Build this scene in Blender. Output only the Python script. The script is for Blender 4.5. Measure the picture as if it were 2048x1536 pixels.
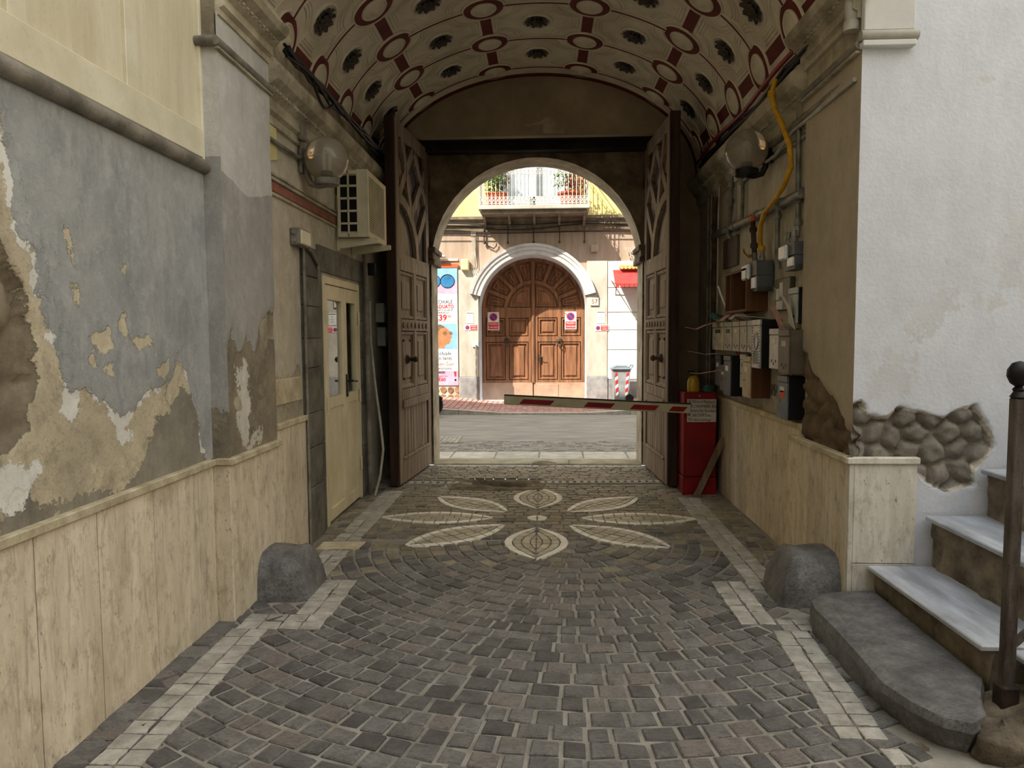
import bpy, bmesh, math, random
import numpy as np
from mathutils import Matrix, Vector, Euler
rnd = random.Random(7)
nrs = np.random.RandomState(11)
for o in list(bpy.data.objects): bpy.data.objects.remove(o)
scene = bpy.context.scene
COL = scene.collection
PI = math.pi

# ------------------------------------------------------------------ camera
cam_d = bpy.data.cameras.new('camera'); cam = bpy.data.objects.new('camera', cam_d); COL.objects.link(cam)
cam_d.sensor_width = 36.0; cam_d.lens = 1420 / 2048 * 36.0; cam_d.clip_start = .05; cam_d.clip_end = 300
pit = math.atan(96 / 1420); yaw = math.atan(64 / 1420) * math.cos(pit)
cam.matrix_world = Matrix.Translation((0, 0, 1.55)) @ Matrix.Rotation(yaw, 4, 'Z') @ Matrix.Rotation(PI / 2 - pit, 4, 'X') @ Matrix.Rotation(-.006, 4, 'Z')
scene.camera = cam

# ------------------------------------------------------------------ sky, sun, exposure
world = bpy.data.worlds.new('sky'); scene.world = world; world.use_nodes = True
wb = world.node_tree.nodes['Background']; wb.inputs[0].default_value = (.84, .915, 1.0, 1); wb.inputs[1].default_value = 1.9
sun_d = bpy.data.lights.new('sun', 'SUN'); sun_d.energy = 9.5; sun_d.angle = .009; sun_d.color = (1, .93, .80)
sun = bpy.data.objects.new('sun', sun_d); COL.objects.link(sun)
sun.rotation_euler = Vector((1.0, 1.0, -1.45)).to_track_quat('-Z', 'Y').to_euler(); sun.location = (-8, -4, 14)
scene.view_settings.view_transform = 'Standard'; scene.view_settings.look = 'None'
scene.view_settings.exposure = 0.32; scene.view_settings.gamma = 1.0; scene.view_settings.use_curve_mapping = False

# ------------------------------------------------------------------ helpers
def C(r, g, b):
    f = lambda c: (c / 255 / 12.92) if c / 255 <= .04045 else ((c / 255 + .055) / 1.055) ** 2.4
    return (f(r), f(g), f(b), 1)

class NT:
    def __init__(s, name):
        s.m = bpy.data.materials.new(name); s.m.use_nodes = True; s.t = s.m.node_tree
        s.b = s.t.nodes['Principled BSDF']; s._c = None
    def n(s, ty, **kw):
        x = s.t.nodes.new(ty)
        for k, v in kw.items(): setattr(x, k, v)
        return x
    def set(s, sock, v):
        if isinstance(v, bpy.types.NodeSocket): s.t.links.new(v, sock)
        else: sock.default_value = v
    def co(s):
        if not s._c: s._c = s.n('ShaderNodeTexCoord').outputs['Object']
        return s._c
    def map(s, sc, rot=(0, 0, 0)):
        x = s.n('ShaderNodeMapping'); s.set(x.inputs[0], s.co()); x.inputs['Scale'].default_value = sc; x.inputs['Rotation'].default_value = rot
        return x.outputs[0]
    def noise(s, scale, det=4, rough=.6, vec=None, dist=0):
        x = s.n('ShaderNodeTexNoise'); s.set(x.inputs['Vector'], vec or s.co()); x.inputs['Scale'].default_value = scale
        x.inputs['Detail'].default_value = det; x.inputs['Roughness'].default_value = rough; x.inputs['Distortion'].default_value = dist
        return x.outputs[0]
    def voro(s, scale, feat='F1', vec=None):
        x = s.n('ShaderNodeTexVoronoi', feature=feat); s.set(x.inputs['Vector'], vec or s.co()); x.inputs['Scale'].default_value = scale
        return x.outputs[0]
    def ramp(s, f, stops, interp='LINEAR'):
        x = s.n('ShaderNodeValToRGB'); s.set(x.inputs[0], f); e = x.color_ramp.elements; x.color_ramp.interpolation = interp
        while len(e) < len(stops): e.new(.5)
        for i, (p, c) in enumerate(stops): e[i].position = p; e[i].color = c if len(c) == 4 else (*c, 1)
        return x.outputs[0]
    def mix(s, f, a, b, mode='MIX'):
        x = s.n('ShaderNodeMix', data_type='RGBA', blend_type=mode); s.set(x.inputs[0], f); s.set(x.inputs[6], a); s.set(x.inputs[7], b)
        return x.outputs[2]
    def math(s, op, a, b=0., c=0.):
        x = s.n('ShaderNodeMath', operation=op); s.set(x.inputs[0], a); s.set(x.inputs[1], b); s.set(x.inputs[2], c)
        return x.outputs[0]
    def attr(s, name):
        return s.n('ShaderNodeAttribute', attribute_name=name).outputs['Fac']
    def step(s, f, e=0., w=.004):
        x = s.n('ShaderNodeMapRange'); s.set(x.inputs[0], f); x.inputs[1].default_value = e - w; x.inputs[2].default_value = e + w
        x.inputs[3].default_value = 1; x.inputs[4].default_value = 0
        return x.outputs[0]
    def bump(s, h, strength=.3, dist=.01, nrm=None):
        x = s.n('ShaderNodeBump'); s.set(x.inputs['Height'], h); x.inputs['Strength'].default_value = strength; x.inputs['Distance'].default_value = dist
        if nrm: s.set(x.inputs['Normal'], nrm)
        return x.outputs[0]
    def fin(s, col, rough=.85, nrm=None, metal=0., spec=.3):
        s.set(s.b.inputs['Base Color'], col); s.set(s.b.inputs['Roughness'], rough); s.b.inputs['Metallic'].default_value = metal
        s.b.inputs['Specular IOR Level'].default_value = spec
        if nrm: s.set(s.b.inputs['Normal'], nrm)
        return s.m

def gray(v): return (v, v, v, 1)

def pm(name, a, b=None, scale=7, rough=.75, bump=.25, bs=60, metal=0., spec=.3, stretch=None, tint=0., speck=0., lo=.35, hi=.68):
    """general procedural material: two tones by noise, optional per-piece tint, fine bump"""
    k = NT(name); vec = k.map(stretch) if stretch else None
    b = b or tuple(c * .7 for c in a[:3]) + (1,)
    col = k.ramp(k.noise(scale, 6, .62, vec), [(lo, b), (hi, a)])
    if speck:
        col = k.mix(k.ramp(k.noise(bs * 1.7, 3, .6), [(.58, gray(0)), (.68, gray(speck))]), col, tuple(c * .35 for c in b[:3]) + (1,))
    if tint:
        col = k.mix(1., col, k.ramp(k.attr('tint'), [(0, gray(1 - tint)), (1, gray(1 + tint))]), 'MULTIPLY')
    nr = k.bump(k.noise(bs, 4, .6, vec), bump, .008) if bump else None
    return k.fin(col, rough, nr, metal, spec)

MAT = {}
OFF = {}
class MB:
    def __init__(s): s.v = []; s.f = []; s.t = []; s.sm = []
    def add(s, vs, fs, tint=None, smooth=False):
        o = len(s.v); s.v += [tuple(v) for v in vs]; s.f += [tuple(i + o for i in f) for f in fs]
        s.t += [.5 if tint is None else tint] * len(fs); s.sm += [smooth] * len(fs); return s
    def box(s, x0, y0, z0, x1, y1, z1, c=0., tint=None):
        x0, x1 = sorted((x0, x1)); y0, y1 = sorted((y0, y1)); z0, z1 = sorted((z0, z1))
        if c <= 0:
            v = [(x, y, z) for x in (x0, x1) for y in (y0, y1) for z in (z0, z1)]
            return s.add(v, [(0, 1, 3, 2), (4, 6, 7, 5), (0, 4, 5, 1), (2, 3, 7, 6), (0, 2, 6, 4), (1, 5, 7, 3)], tint)
        c = min(c, (x1 - x0) * .45, (y1 - y0) * .45, (z1 - z0) * .45)
        L = ((x0, x1), (y0, y1), (z0, z1)); v = []; ix = {}
        for sg in [(a, b, d) for a in (0, 1) for b in (0, 1) for d in (0, 1)]:
            for ax in range(3):
                p = [L[i][sg[i]] + (0 if i == ax else (c if sg[i] == 0 else -c)) for i in range(3)]
                ix[(sg, ax)] = len(v); v.append(p)
        f = []
        for ax in range(3):
            o1, o2 = [i for i in range(3) if i != ax]
            for sd in (0, 1):
                q = []
                for a, b in ((0, 0), (1, 0), (1, 1), (0, 1)):
                    g = [0, 0, 0]; g[ax] = sd; g[o1] = a; g[o2] = b; q.append(ix[(tuple(g), ax)])
                f.append(q if (sd ^ (ax == 1)) else q[::-1])
            for a in (0, 1):
                for b in (0, 1):
                    g0 = [0, 0, 0]; g1 = [0, 0, 0]; g0[ax] = 0; g1[ax] = 1
                    for g in (g0, g1): g[o1] = a; g[o2] = b
                    f.append((ix[(tuple(g0), o1)], ix[(tuple(g1), o1)], ix[(tuple(g1), o2)], ix[(tuple(g0), o2)]))
        for sg in [(a, b, d) for a in (0, 1) for b in (0, 1) for d in (0, 1)]:
            f.append((ix[(sg, 0)], ix[(sg, 1)], ix[(sg, 2)]))
        return s.add(v, f, tint)
    def tube(s, pts, r, seg=8, cap=True, tint=None, closed=False):
        P = [Vector(p) for p in pts]; n = len(P); v = []; f = []; up = None
        for i, p in enumerate(P):
            if closed: d = P[(i + 1) % n] - P[i - 1]
            else: d = P[min(i + 1, n - 1)] - P[max(i - 1, 0)]
            d.normalize()
            if up is None:
                up = Vector((0, 0, 1)) if abs(d.z) < .9 else Vector((1, 0, 0))
            a = d.cross(up).normalized(); b = a.cross(d).normalized(); up = b
            rr = r[i] if isinstance(r, (list, tuple)) else r
            v += [p + (a * math.cos(2 * PI * j / seg) + b * math.sin(2 * PI * j / seg)) * rr for j in range(seg)]
        for i in range(n if closed else n - 1):
            for j in range(seg):
                k = (i + 1) % n
                f.append((i * seg + j, i * seg + (j + 1) % seg, k * seg + (j + 1) % seg, k * seg + j))
        if cap and not closed: f += [tuple(range(seg))[::-1], tuple((n - 1) * seg + j for j in range(seg))]
        return s.add(v, f, tint, True)
    def lathe(s, prof, c=(0, 0, 0), axis='Z', seg=20, tint=None):
        """prof: list of (radius, height) along the axis"""
        v = []; f = []
        for r, h in prof:
            for j in range(seg):
                a = 2 * PI * j / seg; x, y = r * math.cos(a), r * math.sin(a)
                q = {'Z': (x, y, h), 'Y': (x, h, y), 'X': (h, x, y)}[axis]
                v.append((q[0] + c[0], q[1] + c[1], q[2] + c[2]))
        n = len(prof)
        for i in range(n - 1):
            for j in range(seg): f.append((i * seg + j, i * seg + (j + 1) % seg, (i + 1) * seg + (j + 1) % seg, (i + 1) * seg + j))
        f += [tuple(range(seg))[::-1], tuple((n - 1) * seg + j for j in range(seg))]
        return s.add(v, f, tint, True)
    def prism(s, poly, a0, a1, axis='Y', tint=None, smooth=False):
        """poly of 2D points; axis Y: (x,z), X: (y,z), Z: (x,y)"""
        n = len(poly); mk = {'Y': lambda p, a: (p[0], a, p[1]), 'X': lambda p, a: (a, p[0], p[1]), 'Z': lambda p, a: (p[0], p[1], a)}[axis]
        v = [mk(p, a0) for p in poly] + [mk(p, a1) for p in poly]
        f = [tuple(range(n))[::-1], tuple(range(n, 2 * n))] + [(i, (i + 1) % n, n + (i + 1) % n, n + i) for i in range(n)]
        return s.add(v, f, tint, smooth)
    def slab(s, poly, z0, z1, ch=.006, tint=None, tilt=(0, 0)):
        """convex stone: sides, a chamfer and a slightly tilted top"""
        n = len(poly); cx = sum(p[0] for p in poly) / n; cy = sum(p[1] for p in poly) / n
        def ins(p):
            d = math.hypot(p[0] - cx, p[1] - cy) or 1; k = max(0, d - ch * 1.4) / d
            return (cx + (p[0] - cx) * k, cy + (p[1] - cy) * k)
        zt = lambda p: (p[0] - cx) * tilt[0] + (p[1] - cy) * tilt[1]
        q = [ins(p) for p in poly]
        v = [(*p, z0) for p in poly] + [(*p, z1 - ch + zt(p)) for p in poly] + [(*p, z1 + zt(p)) for p in q]
        f = [(i, (i + 1) % n, n + (i + 1) % n, n + i) for i in range(n)] + [(n + i, n + (i + 1) % n, 2 * n + (i + 1) % n, 2 * n + i) for i in range(n)]
        f.append(tuple(range(2 * n, 3 * n)))
        return s.add(v, f, tint)
    def xf(s, M):
        s.v = [tuple(M @ Vector(v)) for v in s.v]; return s
    def mesh(s, name, mat, off=(0, 0, 0), recalc=True, sharp=40):
        me = bpy.data.meshes.new(name)
        v = [(a - off[0], b - off[1], c - off[2]) for a, b, c in s.v]
        me.from_pydata(v, [], s.f)
        if recalc:
            bm = bmesh.new(); bm.from_mesh(me); bmesh.ops.recalc_face_normals(bm, faces=bm.faces); bm.to_mesh(me); bm.free()
        at = me.attributes.new('tint', 'FLOAT', 'FACE'); at.data.foreach_set('value', s.t)
        if any(s.sm):
            me.polygons.foreach_set('use_smooth', [True] * len(s.f)); me.set_sharp_from_angle(angle=math.radians(sharp))
        me.materials.append(MAT[mat] if isinstance(mat, str) else mat); me.update()
        return me
    def build(s, name, mat, parent=None, world=True, recalc=True, sharp=40):
        off = OFF.get(parent.name, (0, 0, 0)) if (parent and world) else (0, 0, 0)
        o = bpy.data.objects.new(name, s.mesh(name, mat, off, recalc, sharp)); COL.objects.link(o)
        o.parent = parent; OFF[o.name] = off
        return o

def thing(name, label, cat, loc=(0, 0, 0), rotz=0., group=None):
    o = bpy.data.objects.new(name, None); COL.objects.link(o); o.location = loc; o.rotation_euler = (0, 0, rotz)
    o.empty_display_size = .1; OFF[o.name] = loc; tag(o, label, cat, group); return o
def tag(o, label, cat, group=None, kind=None):
    o['label'] = label; o['category'] = cat
    if group: o['group'] = group
    if kind: o['kind'] = kind
    return o
def struct(o): o['kind'] = 'structure'; return o
def place(me, name, M, parent=None):
    o = bpy.data.objects.new(name, me); COL.objects.link(o); o.parent = parent; o.matrix_basis = M; OFF[o.name] = (0, 0, 0); return o

def text(body, size, loc, mat, parent, rot=(PI / 2, 0, 0), align='CENTER', name='lettering', sx=1., bold=0.):
    cu = bpy.data.curves.new('t', 'FONT'); cu.body = body; cu.size = size; cu.align_x = align; cu.align_y = 'CENTER'; cu.resolution_u = 2
    cu.extrude = .0006; cu.offset = bold
    ob = bpy.data.objects.new('t', cu); COL.objects.link(ob)
    dg = bpy.context.evaluated_depsgraph_get(); me = bpy.data.meshes.new_from_object(ob.evaluated_get(dg))
    bpy.data.objects.remove(ob); bpy.data.curves.remove(cu)
    me.materials.clear(); me.materials.append(MAT[mat]); off = OFF.get(parent.name, (0, 0, 0))
    M = Matrix.Translation(Vector(loc) - Vector(off)) @ Euler(rot).to_matrix().to_4x4() @ Matrix.Diagonal((sx, 1, 1, 1))
    me.transform(M); me.name = name
    o = bpy.data.objects.new(name, me); COL.objects.link(o); o.parent = parent; OFF[o.name] = off
    return o

def sdpoly(U, V, poly):
    """signed distance (negative inside) of grid points to a polygon"""
    P = np.array(poly, float); n = len(P); d = np.full(U.shape, 1e9); ins = np.zeros(U.shape, bool)
    for i in range(n):
        a = P[i]; b = P[(i + 1) % n]; e = b - a
        t = np.clip(((U - a[0]) * e[0] + (V - a[1]) * e[1]) / max(e @ e, 1e-12), 0, 1)
        d = np.minimum(d, np.hypot(U - a[0] - e[0] * t, V - a[1] - e[1] * t))
        c = ((a[1] > V) != (b[1] > V)) & (U < (b[0] - a[0]) * (V - a[1]) / ((b[1] - a[1]) or 1e-9) + a[0])
        ins ^= c
    return np.where(ins, -d, d)
def vnoise(U, V, sc, seed=0, oct=3):
    """value noise in numpy, about -1..1"""
    r = np.random.RandomState(seed); T = r.rand(64, 64) * 2 - 1; out = 0; amp = 1; tot = 0
    for k in range(oct):
        u = U * sc * 2 ** k + 17.3 * k; v = V * sc * 2 ** k + 5.1 * k; iu = np.floor(u).astype(int); iv = np.floor(v).astype(int)
        fu = u - iu; fv = v - iv; fu = fu * fu * (3 - 2 * fu); fv = fv * fv * (3 - 2 * fv); g = lambda a, b: T[a % 64, b % 64]
        out = out + amp * ((g(iu, iv) * (1 - fu) + g(iu + 1, iv) * fu) * (1 - fv) + (g(iu, iv + 1) * (1 - fu) + g(iu + 1, iv + 1) * fu) * fv)
        tot += amp; amp *= .5
    return out / tot
def cells(U, V, pts, seed=0):
    """distance to first and second nearest of random centres"""
    d = np.stack([np.hypot(U - p[0], V - p[1]) for p in pts]); d.sort(axis=0); return d[0], d[1]
def smooth01(x, a, b):
    t = np.clip((x - a) / (b - a), 0, 1); return t * t * (3 - 2 * t)

def gridwall(name, us, vs, pos, mat, attrs=None, disp=None, parent=None):
    """grid surface; pos(U,V,D) -> X,Y,Z with D the displacement outwards; attrs: name -> array"""
    U, V = np.meshgrid(np.array(us), np.array(vs), indexing='ij'); D = disp(U, V) if disp else np.zeros(U.shape)
    X, Y, Z = pos(U, V, D); nu, nv = U.shape
    co = np.stack([X + 0 * U, Y + 0 * U, Z + 0 * U], -1).reshape(-1, 3)
    i = np.arange(nu * nv).reshape(nu, nv)
    F = np.stack([i[:-1, :-1], i[1:, :-1], i[1:, 1:], i[:-1, 1:]], -1).reshape(-1, 4)
    me = bpy.data.meshes.new(name); me.from_pydata(co.tolist(), [], F.tolist())
    for k, fn in (attrs or {}).items():
        a = me.attributes.new(k, 'FLOAT', 'POINT'); a.data.foreach_set('value', fn(U, V).astype(np.float32).ravel())
    me.polygons.foreach_set('use_smooth', [True] * len(me.polygons)); me.materials.append(MAT[mat]); me.update()
    o = bpy.data.objects.new(name, me); COL.objects.link(o); o.parent = parent; OFF[o.name] = (0, 0, 0)
    return o
def lin(a, b, st): n = max(1, int(round((b - a) / st))); return [a + (b - a) * i / n for i in range(n + 1)]

# ------------------------------------------------------------------ materials
M_ = MAT
M_['mortar'] = pm('mortar', C(172, 165, 152), C(128, 121, 110), 5, .95, .6, 90, speck=.4)
def stone_mat(name, a, b, red, tint=.35):
    k = NT(name); v = k.map((1, 2.2, 1), (0, 0, .5))
    col = k.ramp(k.noise(9, 6, .65), [(.3, b), (.7, a)])
    col = k.mix(k.ramp(k.attr('tint'), [(.78, gray(0)), (.97, gray(.5))]), col, red)
    col = k.mix(1., col, k.ramp(k.attr('tint'), [(0, gray(1 - tint)), (.7, gray(1 + tint))]), 'MULTIPLY')
    h = k.math('ADD', k.noise(38, 6, .7, v), k.math('MULTIPLY', k.noise(140, 3, .6), .4))
    col = k.mix(k.ramp(k.noise(60, 4, .7, v), [(.48, gray(0)), (.62, gray(.5))]), col, tuple(c * .45 for c in b[:3]) + (1,))
    return k.fin(col, k.ramp(k.noise(20, 3), [(.3, gray(.42)), (.7, gray(.66))]), k.bump(h, .75, .012), 0, .5)
M_['cobble'] = stone_mat('cobble', C(126, 122, 116), C(90, 87, 83), C(120, 106, 97))
M_['cobble_dusty_lit'] = stone_mat('cobble_dusty_lit', C(158, 147, 124), C(116, 107, 90), C(140, 122, 102), .28)  # tan dust, lightened further in place of street light on the deeper floor
M_['border_tile'] = pm('border_tile', C(196, 190, 178), C(152, 146, 134), 14, .5, .35, 70, tint=.16, speck=.35, spec=.45)
M_['mosaic_white'] = pm('mosaic_white', C(250, 245, 232), C(228, 219, 198), 14, .42, .25, 70, tint=.08, speck=.2, spec=.5)
M_['mosaic_grey'] = pm('mosaic_grey', C(190, 180, 157), C(152, 142, 120), 14, .45, .3, 70, tint=.16, speck=.3, spec=.5)
def travertine(name, a, b, dark):
    k = NT(name); v = k.map((6, 6, 1.1)); v2 = k.map((14, 14, 1.8))
    col = k.ramp(k.noise(1.6, 7, .7, v, .6), [(.3, b), (.66, a)])
    col = k.mix(k.ramp(k.noise(2.2, 6, .75, v2, .8), [(.52, gray(0)), (.70, gray(.55))]), col, dark)
    col = k.mix(k.ramp(k.noise(3.5, 5, .7, k.map((1, 1, .6))), [(.5, gray(0)), (.74, gray(.55))]), col, tuple(c * 1.25 for c in dark[:3]) + (1,))
    col = k.mix(k.ramp(k.noise(1.7, 8, .78, k.map((7, 7, 4.2)), .3), [(.52, gray(0)), (.66, gray(.6))]), col, tuple(c * 1.05 for c in dark[:3]) + (1,))
    pits = k.ramp(k.noise(26, 4, .75, k.map((2, 2, .8))), [(.63, gray(0)), (.70, gray(1))])
    col = k.mix(k.math('MULTIPLY', pits, .75), col, tuple(c * .4 for c in dark[:3]) + (1,))
    col = k.mix(1., col, k.ramp(k.attr('tint'), [(0, gray(.84)), (1, gray(1.12))]), 'MULTIPLY')
    return k.fin(col, .62, k.bump(k.math('SUBTRACT', k.noise(30, 4, .6), pits), .35, .006), 0, .35)
M_['travertine'] = travertine('travertine', C(236, 222, 196), C(208, 192, 163), C(142, 125, 100))
M_['travertine_cap'] = pm('travertine_cap', C(222, 208, 176), C(172, 156, 124), 9, .7, .35, 70, tint=.08, speck=.35)
M_['white_marble_pier'] = travertine('white_marble_pier', C(232, 226, 212), C(200, 192, 174), C(160, 150, 132))
M_['lava'] = stone_mat('lava', C(136, 133, 130), C(80, 78, 77), C(118, 112, 106), .15)
M_['marble_tread'] = pm('marble_tread', C(208, 212, 218), C(150, 152, 158), 3.2, .42, .15, 40, spec=.4, stretch=(3, .7, 1), speck=.15)
def paint_wall(name, base, base2, layers, rough=.85, big=1.2, bump=.35, bl=1.):
    """layers: (attr, noise amplitude, noise scale, colour a, colour b, raise)  painted where attr + noise < 0"""
    k = NT(name)
    col = k.ramp(k.noise(big * 3, 7, .68), [(.3, base2), (.7, base)])
    col = k.mix(k.ramp(k.noise(70, 4, .7), [(.52, gray(0)), (.68, gray(.4))]), col, tuple(c * .5 for c in base2[:3]) + (1,))
    col = k.mix(k.ramp(k.noise(9, 7, .75), [(.5, gray(0)), (.66, gray(.6 * bl))]), col, tuple(c * .6 for c in base2[:3]) + (1,))
    col = k.mix(k.ramp(k.noise(6.3, 7, .8), [(.56, gray(0)), (.66, gray(.5 * bl))]), col, tuple(min(1, c * 1.35) for c in base[:3]) + (1,))
    h = k.math('MULTIPLY', k.noise(45, 5, .65), .5)
    for at, amp, sc, a, b, rs in layers:
        s = k.attr(at); nz = k.math('ADD', k.math('MULTIPLY', k.math('SUBTRACT', k.noise(sc, 6, .62), .5), amp * 2), k.math('MULTIPLY', k.math('SUBTRACT', k.noise(sc * 5.5, 5, .7), .5), amp * .9))
        m = k.step(k.math('ADD', s, nz), 0, .0035)
        lc = k.ramp(k.noise(big * 2.2 + sc * .1, 7, .7, k.map((1, 1, .75))), [(.28, b), (.72, a)])
        lc = k.mix(k.ramp(k.noise(1.9, 6, .72, k.map((2.2, 2.2, .7))), [(.48, gray(0)), (.72, gray(.45 * bl))]), lc, tuple(c * .62 for c in b[:3]) + (1,))
        lc = k.mix(k.ramp(k.noise(11, 6, .75), [(.5, gray(0)), (.68, gray(.38 * bl))]), lc, tuple(min(1, c * 1.3) for c in a[:3]) + (1,))
        lc = k.mix(k.ramp(k.noise(5.5, 7, .75, k.map((1.6, 1.6, .5))), [(.52, gray(0)), (.66, gray(.42 * bl))]), lc, tuple(c * .7 for c in b[:3]) + (1,))
        lc = k.mix(k.ramp(k.noise(17, 8, .82), [(.635, gray(0)), (.66, gray(.7 * bl * bl))]), lc, tuple(min(1, c * 1.55) for c in a[:3]) + (1,))
        edge = k.math('MULTIPLY', m, k.step(k.math('MULTIPLY', k.math('ADD', s, nz), -1), -.006, .006))
        lc = k.mix(k.math('MULTIPLY', edge, .35), lc, tuple(c * .4 for c in b[:3]) + (1,))
        col = k.mix(m, col, lc); h = k.math('ADD', h, k.math('MULTIPLY', m, rs))
    return k.fin(col, rough, k.bump(h, bump, .012), 0, .25)
M_['left_plaster'] = paint_wall('left_plaster', C(212, 197, 166), C(172, 160, 136), [
    ('cement', .16, 3.5, C(160, 152, 134), C(118, 112, 100), -.2),
    ('white', .10, 9, C(238, 234, 224), C(214, 210, 198), .2),
    ('paint', .07, 6, C(178, 177, 172), C(146, 147, 145), .8),
    ('chip', .05, 14, C(214, 200, 170), C(182, 170, 144), -.8),
    ('stone', .05, 7, C(152, 138, 114), C(106, 94, 78), -1.5)], bump=.7)
M_['pilaster_plaster'] = paint_wall('pilaster_plaster', C(164, 150, 124), C(112, 104, 90), [
    ('salt', .14, 7, C(226, 220, 206), C(176, 168, 150), .2),
    ('paint', .08, 7, C(178, 174, 166), C(150, 146, 138), .8),
    ('upper', .02, 5, C(206, 202, 194), C(182, 178, 170), .2)], bump=.6, bl=.8)
M_['inner_plaster'] = paint_wall('inner_plaster', C(190, 180, 158), C(150, 138, 116), [
    ('paint', .06, 5, C(208, 198, 176), C(170, 160, 138), .6)])
M_['right_plaster'] = paint_wall('right_plaster', C(140, 120, 94), C(88, 74, 58), [
    ('paint', .03, 9, C(188, 174, 150), C(168, 154, 131), 1.2)], bump=.6, bl=.5)
M_['white_plaster'] = paint_wall('white_plaster', C(152, 144, 132), C(104, 97, 88), [
    ('rim', .03, 12, C(216, 206, 186), C(190, 178, 156), .4),
    ('paint', .02, 10, C(226, 228, 233), C(210, 211, 216), 1.0),
    ('stain', .35, 2.5, C(222, 221, 222), C(206, 204, 204), 0)], bump=.55, bl=.3)
M_['vault'] = pm('vault', C(226, 216, 194), C(196, 184, 160), 2.2, .85, .15, 30)
M_['vault_dirty'] = pm('vault_dirty', C(190, 178, 152), C(120, 110, 90), 5, .85, .3, 40, speck=.3)
M_['cornice'] = pm('cornice', C(206, 196, 170), C(136, 126, 104), 4, .75, .3, 50, speck=.35)
M_['oxblood'] = pm('oxblood', C(112, 44, 34), C(84, 32, 26), 6, .8, .15, 40)
M_['red_stripe'] = pm('red_stripe', C(164, 104, 84), C(130, 84, 68), 8, .85, .2, 60)
M_['rosette_dark'] = pm('rosette_dark', C(92, 83, 70), C(30, 26, 22), 28, .8, .5, 60)
M_['tympanum'] = pm('tympanum', C(176, 158, 132), C(140, 124, 102), 1.6, .9, .25, 30)
M_['gate_stone'] = pm('gate_stone', C(140, 122, 98), C(84, 72, 58), 4, .9, .6, 30, speck=.3)
M_['gate_intrados'] = pm('gate_intrados', C(192, 176, 150), C(140, 126, 104), 4, .9, .4, 30, speck=.3)
M_['wood_old'] = pm('wood_old', C(160, 138, 112), C(106, 88, 70), 3, .72, .5, 12, stretch=(6, 6, .5), speck=.2)
M_['wood_dark'] = pm('wood_dark', C(74, 52, 38), C(38, 26, 19), 3, .75, .5, 12, stretch=(6, 6, .5))
M_['beam_black'] = pm('beam_black', C(42, 32, 26), C(22, 17, 14), 3, .9, .4, 20)
M_['cream_panel'] = pm('cream_panel', C(226, 215, 186), C(204, 192, 160), 3, .55, .12, 30, stretch=(3, 3, .4), speck=.12)
M_['cream_frame'] = pm('cream_frame', C(230, 221, 194), C(212, 202, 172), 4, .5, .1, 30, speck=.12)
M_['pipe_grey'] = pm('pipe_grey', C(150, 142, 128), C(100, 94, 84), 7, .7, .4, 40, speck=.3)
M_['jamb_stone'] = pm('jamb_stone', C(128, 124, 112), C(84, 82, 74), 5, .85, .5, 40, tint=.12, speck=.3)
M_['door_cream'] = pm('door_cream', C(228, 216, 180), C(206, 192, 154), 3, .45, .06, 20)
M_['black_plastic'] = pm('black_plastic', C(26, 25, 24), C(16, 15, 15), 6, .45, .05)
M_['rusty_iron'] = pm('rusty_iron', C(96, 78, 62), C(52, 44, 38), 9, .7, .5, 60, metal=.3, speck=.4)
M_['post_iron'] = pm('post_iron', C(120, 112, 104), C(66, 54, 46), 6, .55, .3, 60, metal=.5, stretch=(2, 2, .6), speck=.5)
M_['steel'] = pm('steel', C(176, 176, 172), C(130, 130, 126), 6, .38, .1, 60, metal=.8, spec=.5)
M_['galv'] = pm('galv', C(150, 148, 140), C(100, 97, 90), 8, .5, .2, 60, metal=.4)
M_['ac_cream'] = pm('ac_cream', C(214, 206, 178), C(186, 178, 148), 4, .5, .08, 40, speck=.15)
M_['dark_void'] = pm('dark_void', C(20, 18, 16), C(12, 11, 10), 5, .9, 0)
M_['cable_black'] = pm('cable_black', C(38, 35, 32), C(24, 22, 20), 8, .6, .1)
M_['cable_white'] = pm('cable_white', C(196, 190, 176), C(160, 152, 138), 8, .55, .1)
M_['hose_yellow'] = pm('hose_yellow', C(222, 168, 34), C(176, 126, 20), 9, .45, .1)
M_['barrier_red'] = pm('barrier_red', C(146, 20, 22), C(108, 14, 16), 3, .42, .08, 40, speck=.12)
M_['barrier_white'] = pm('barrier_white', C(206, 196, 164), C(176, 164, 132), 5, .5, .08)
M_['beacon'] = pm('beacon', C(196, 158, 30), C(150, 118, 20), 6, .25, .05, spec=.5)
M_['paper'] = pm('paper', C(214, 204, 190), C(190, 180, 166), 8, .85, .1)
M_['paper_pink'] = pm('paper_pink', C(206, 160, 152), C(172, 124, 118), 30, .8, .1)
M_['paper_teal'] = pm('paper_teal', C(70, 122, 108), C(44, 84, 76), 20, .7, .1)
M_['paper_white'] = pm('paper_white', C(226, 224, 219), C(210, 207, 200), 12, .75, .05)
M_['ink'] = pm('ink', C(24, 22, 22), C(18, 17, 17), 8, .8, 0)
M_['ink_blue'] = pm('ink_blue', C(44, 50, 82), C(34, 40, 66), 8, .8, 0)
M_['ink_red'] = pm('ink_red', C(214, 44, 48), C(196, 36, 40), 8, .7, 0)
M_['sign_blue'] = pm('sign_blue', C(52, 64, 140), C(44, 54, 120), 8, .6, 0)
M_['orange'] = pm('orange', C(232, 98, 58), C(216, 86, 48), 8, .7, 0)
M_['skin_print'] = pm('skin_print', C(214, 126, 84), C(190, 100, 62), 8, .7, 0)
M_['hair_print'] = pm('hair_print', C(132, 104, 78), C(96, 72, 52), 16, .7, 0)
M_['sky_print'] = pm('sky_print', C(140, 180, 206), C(112, 158, 190), 4, .7, 0)
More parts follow.
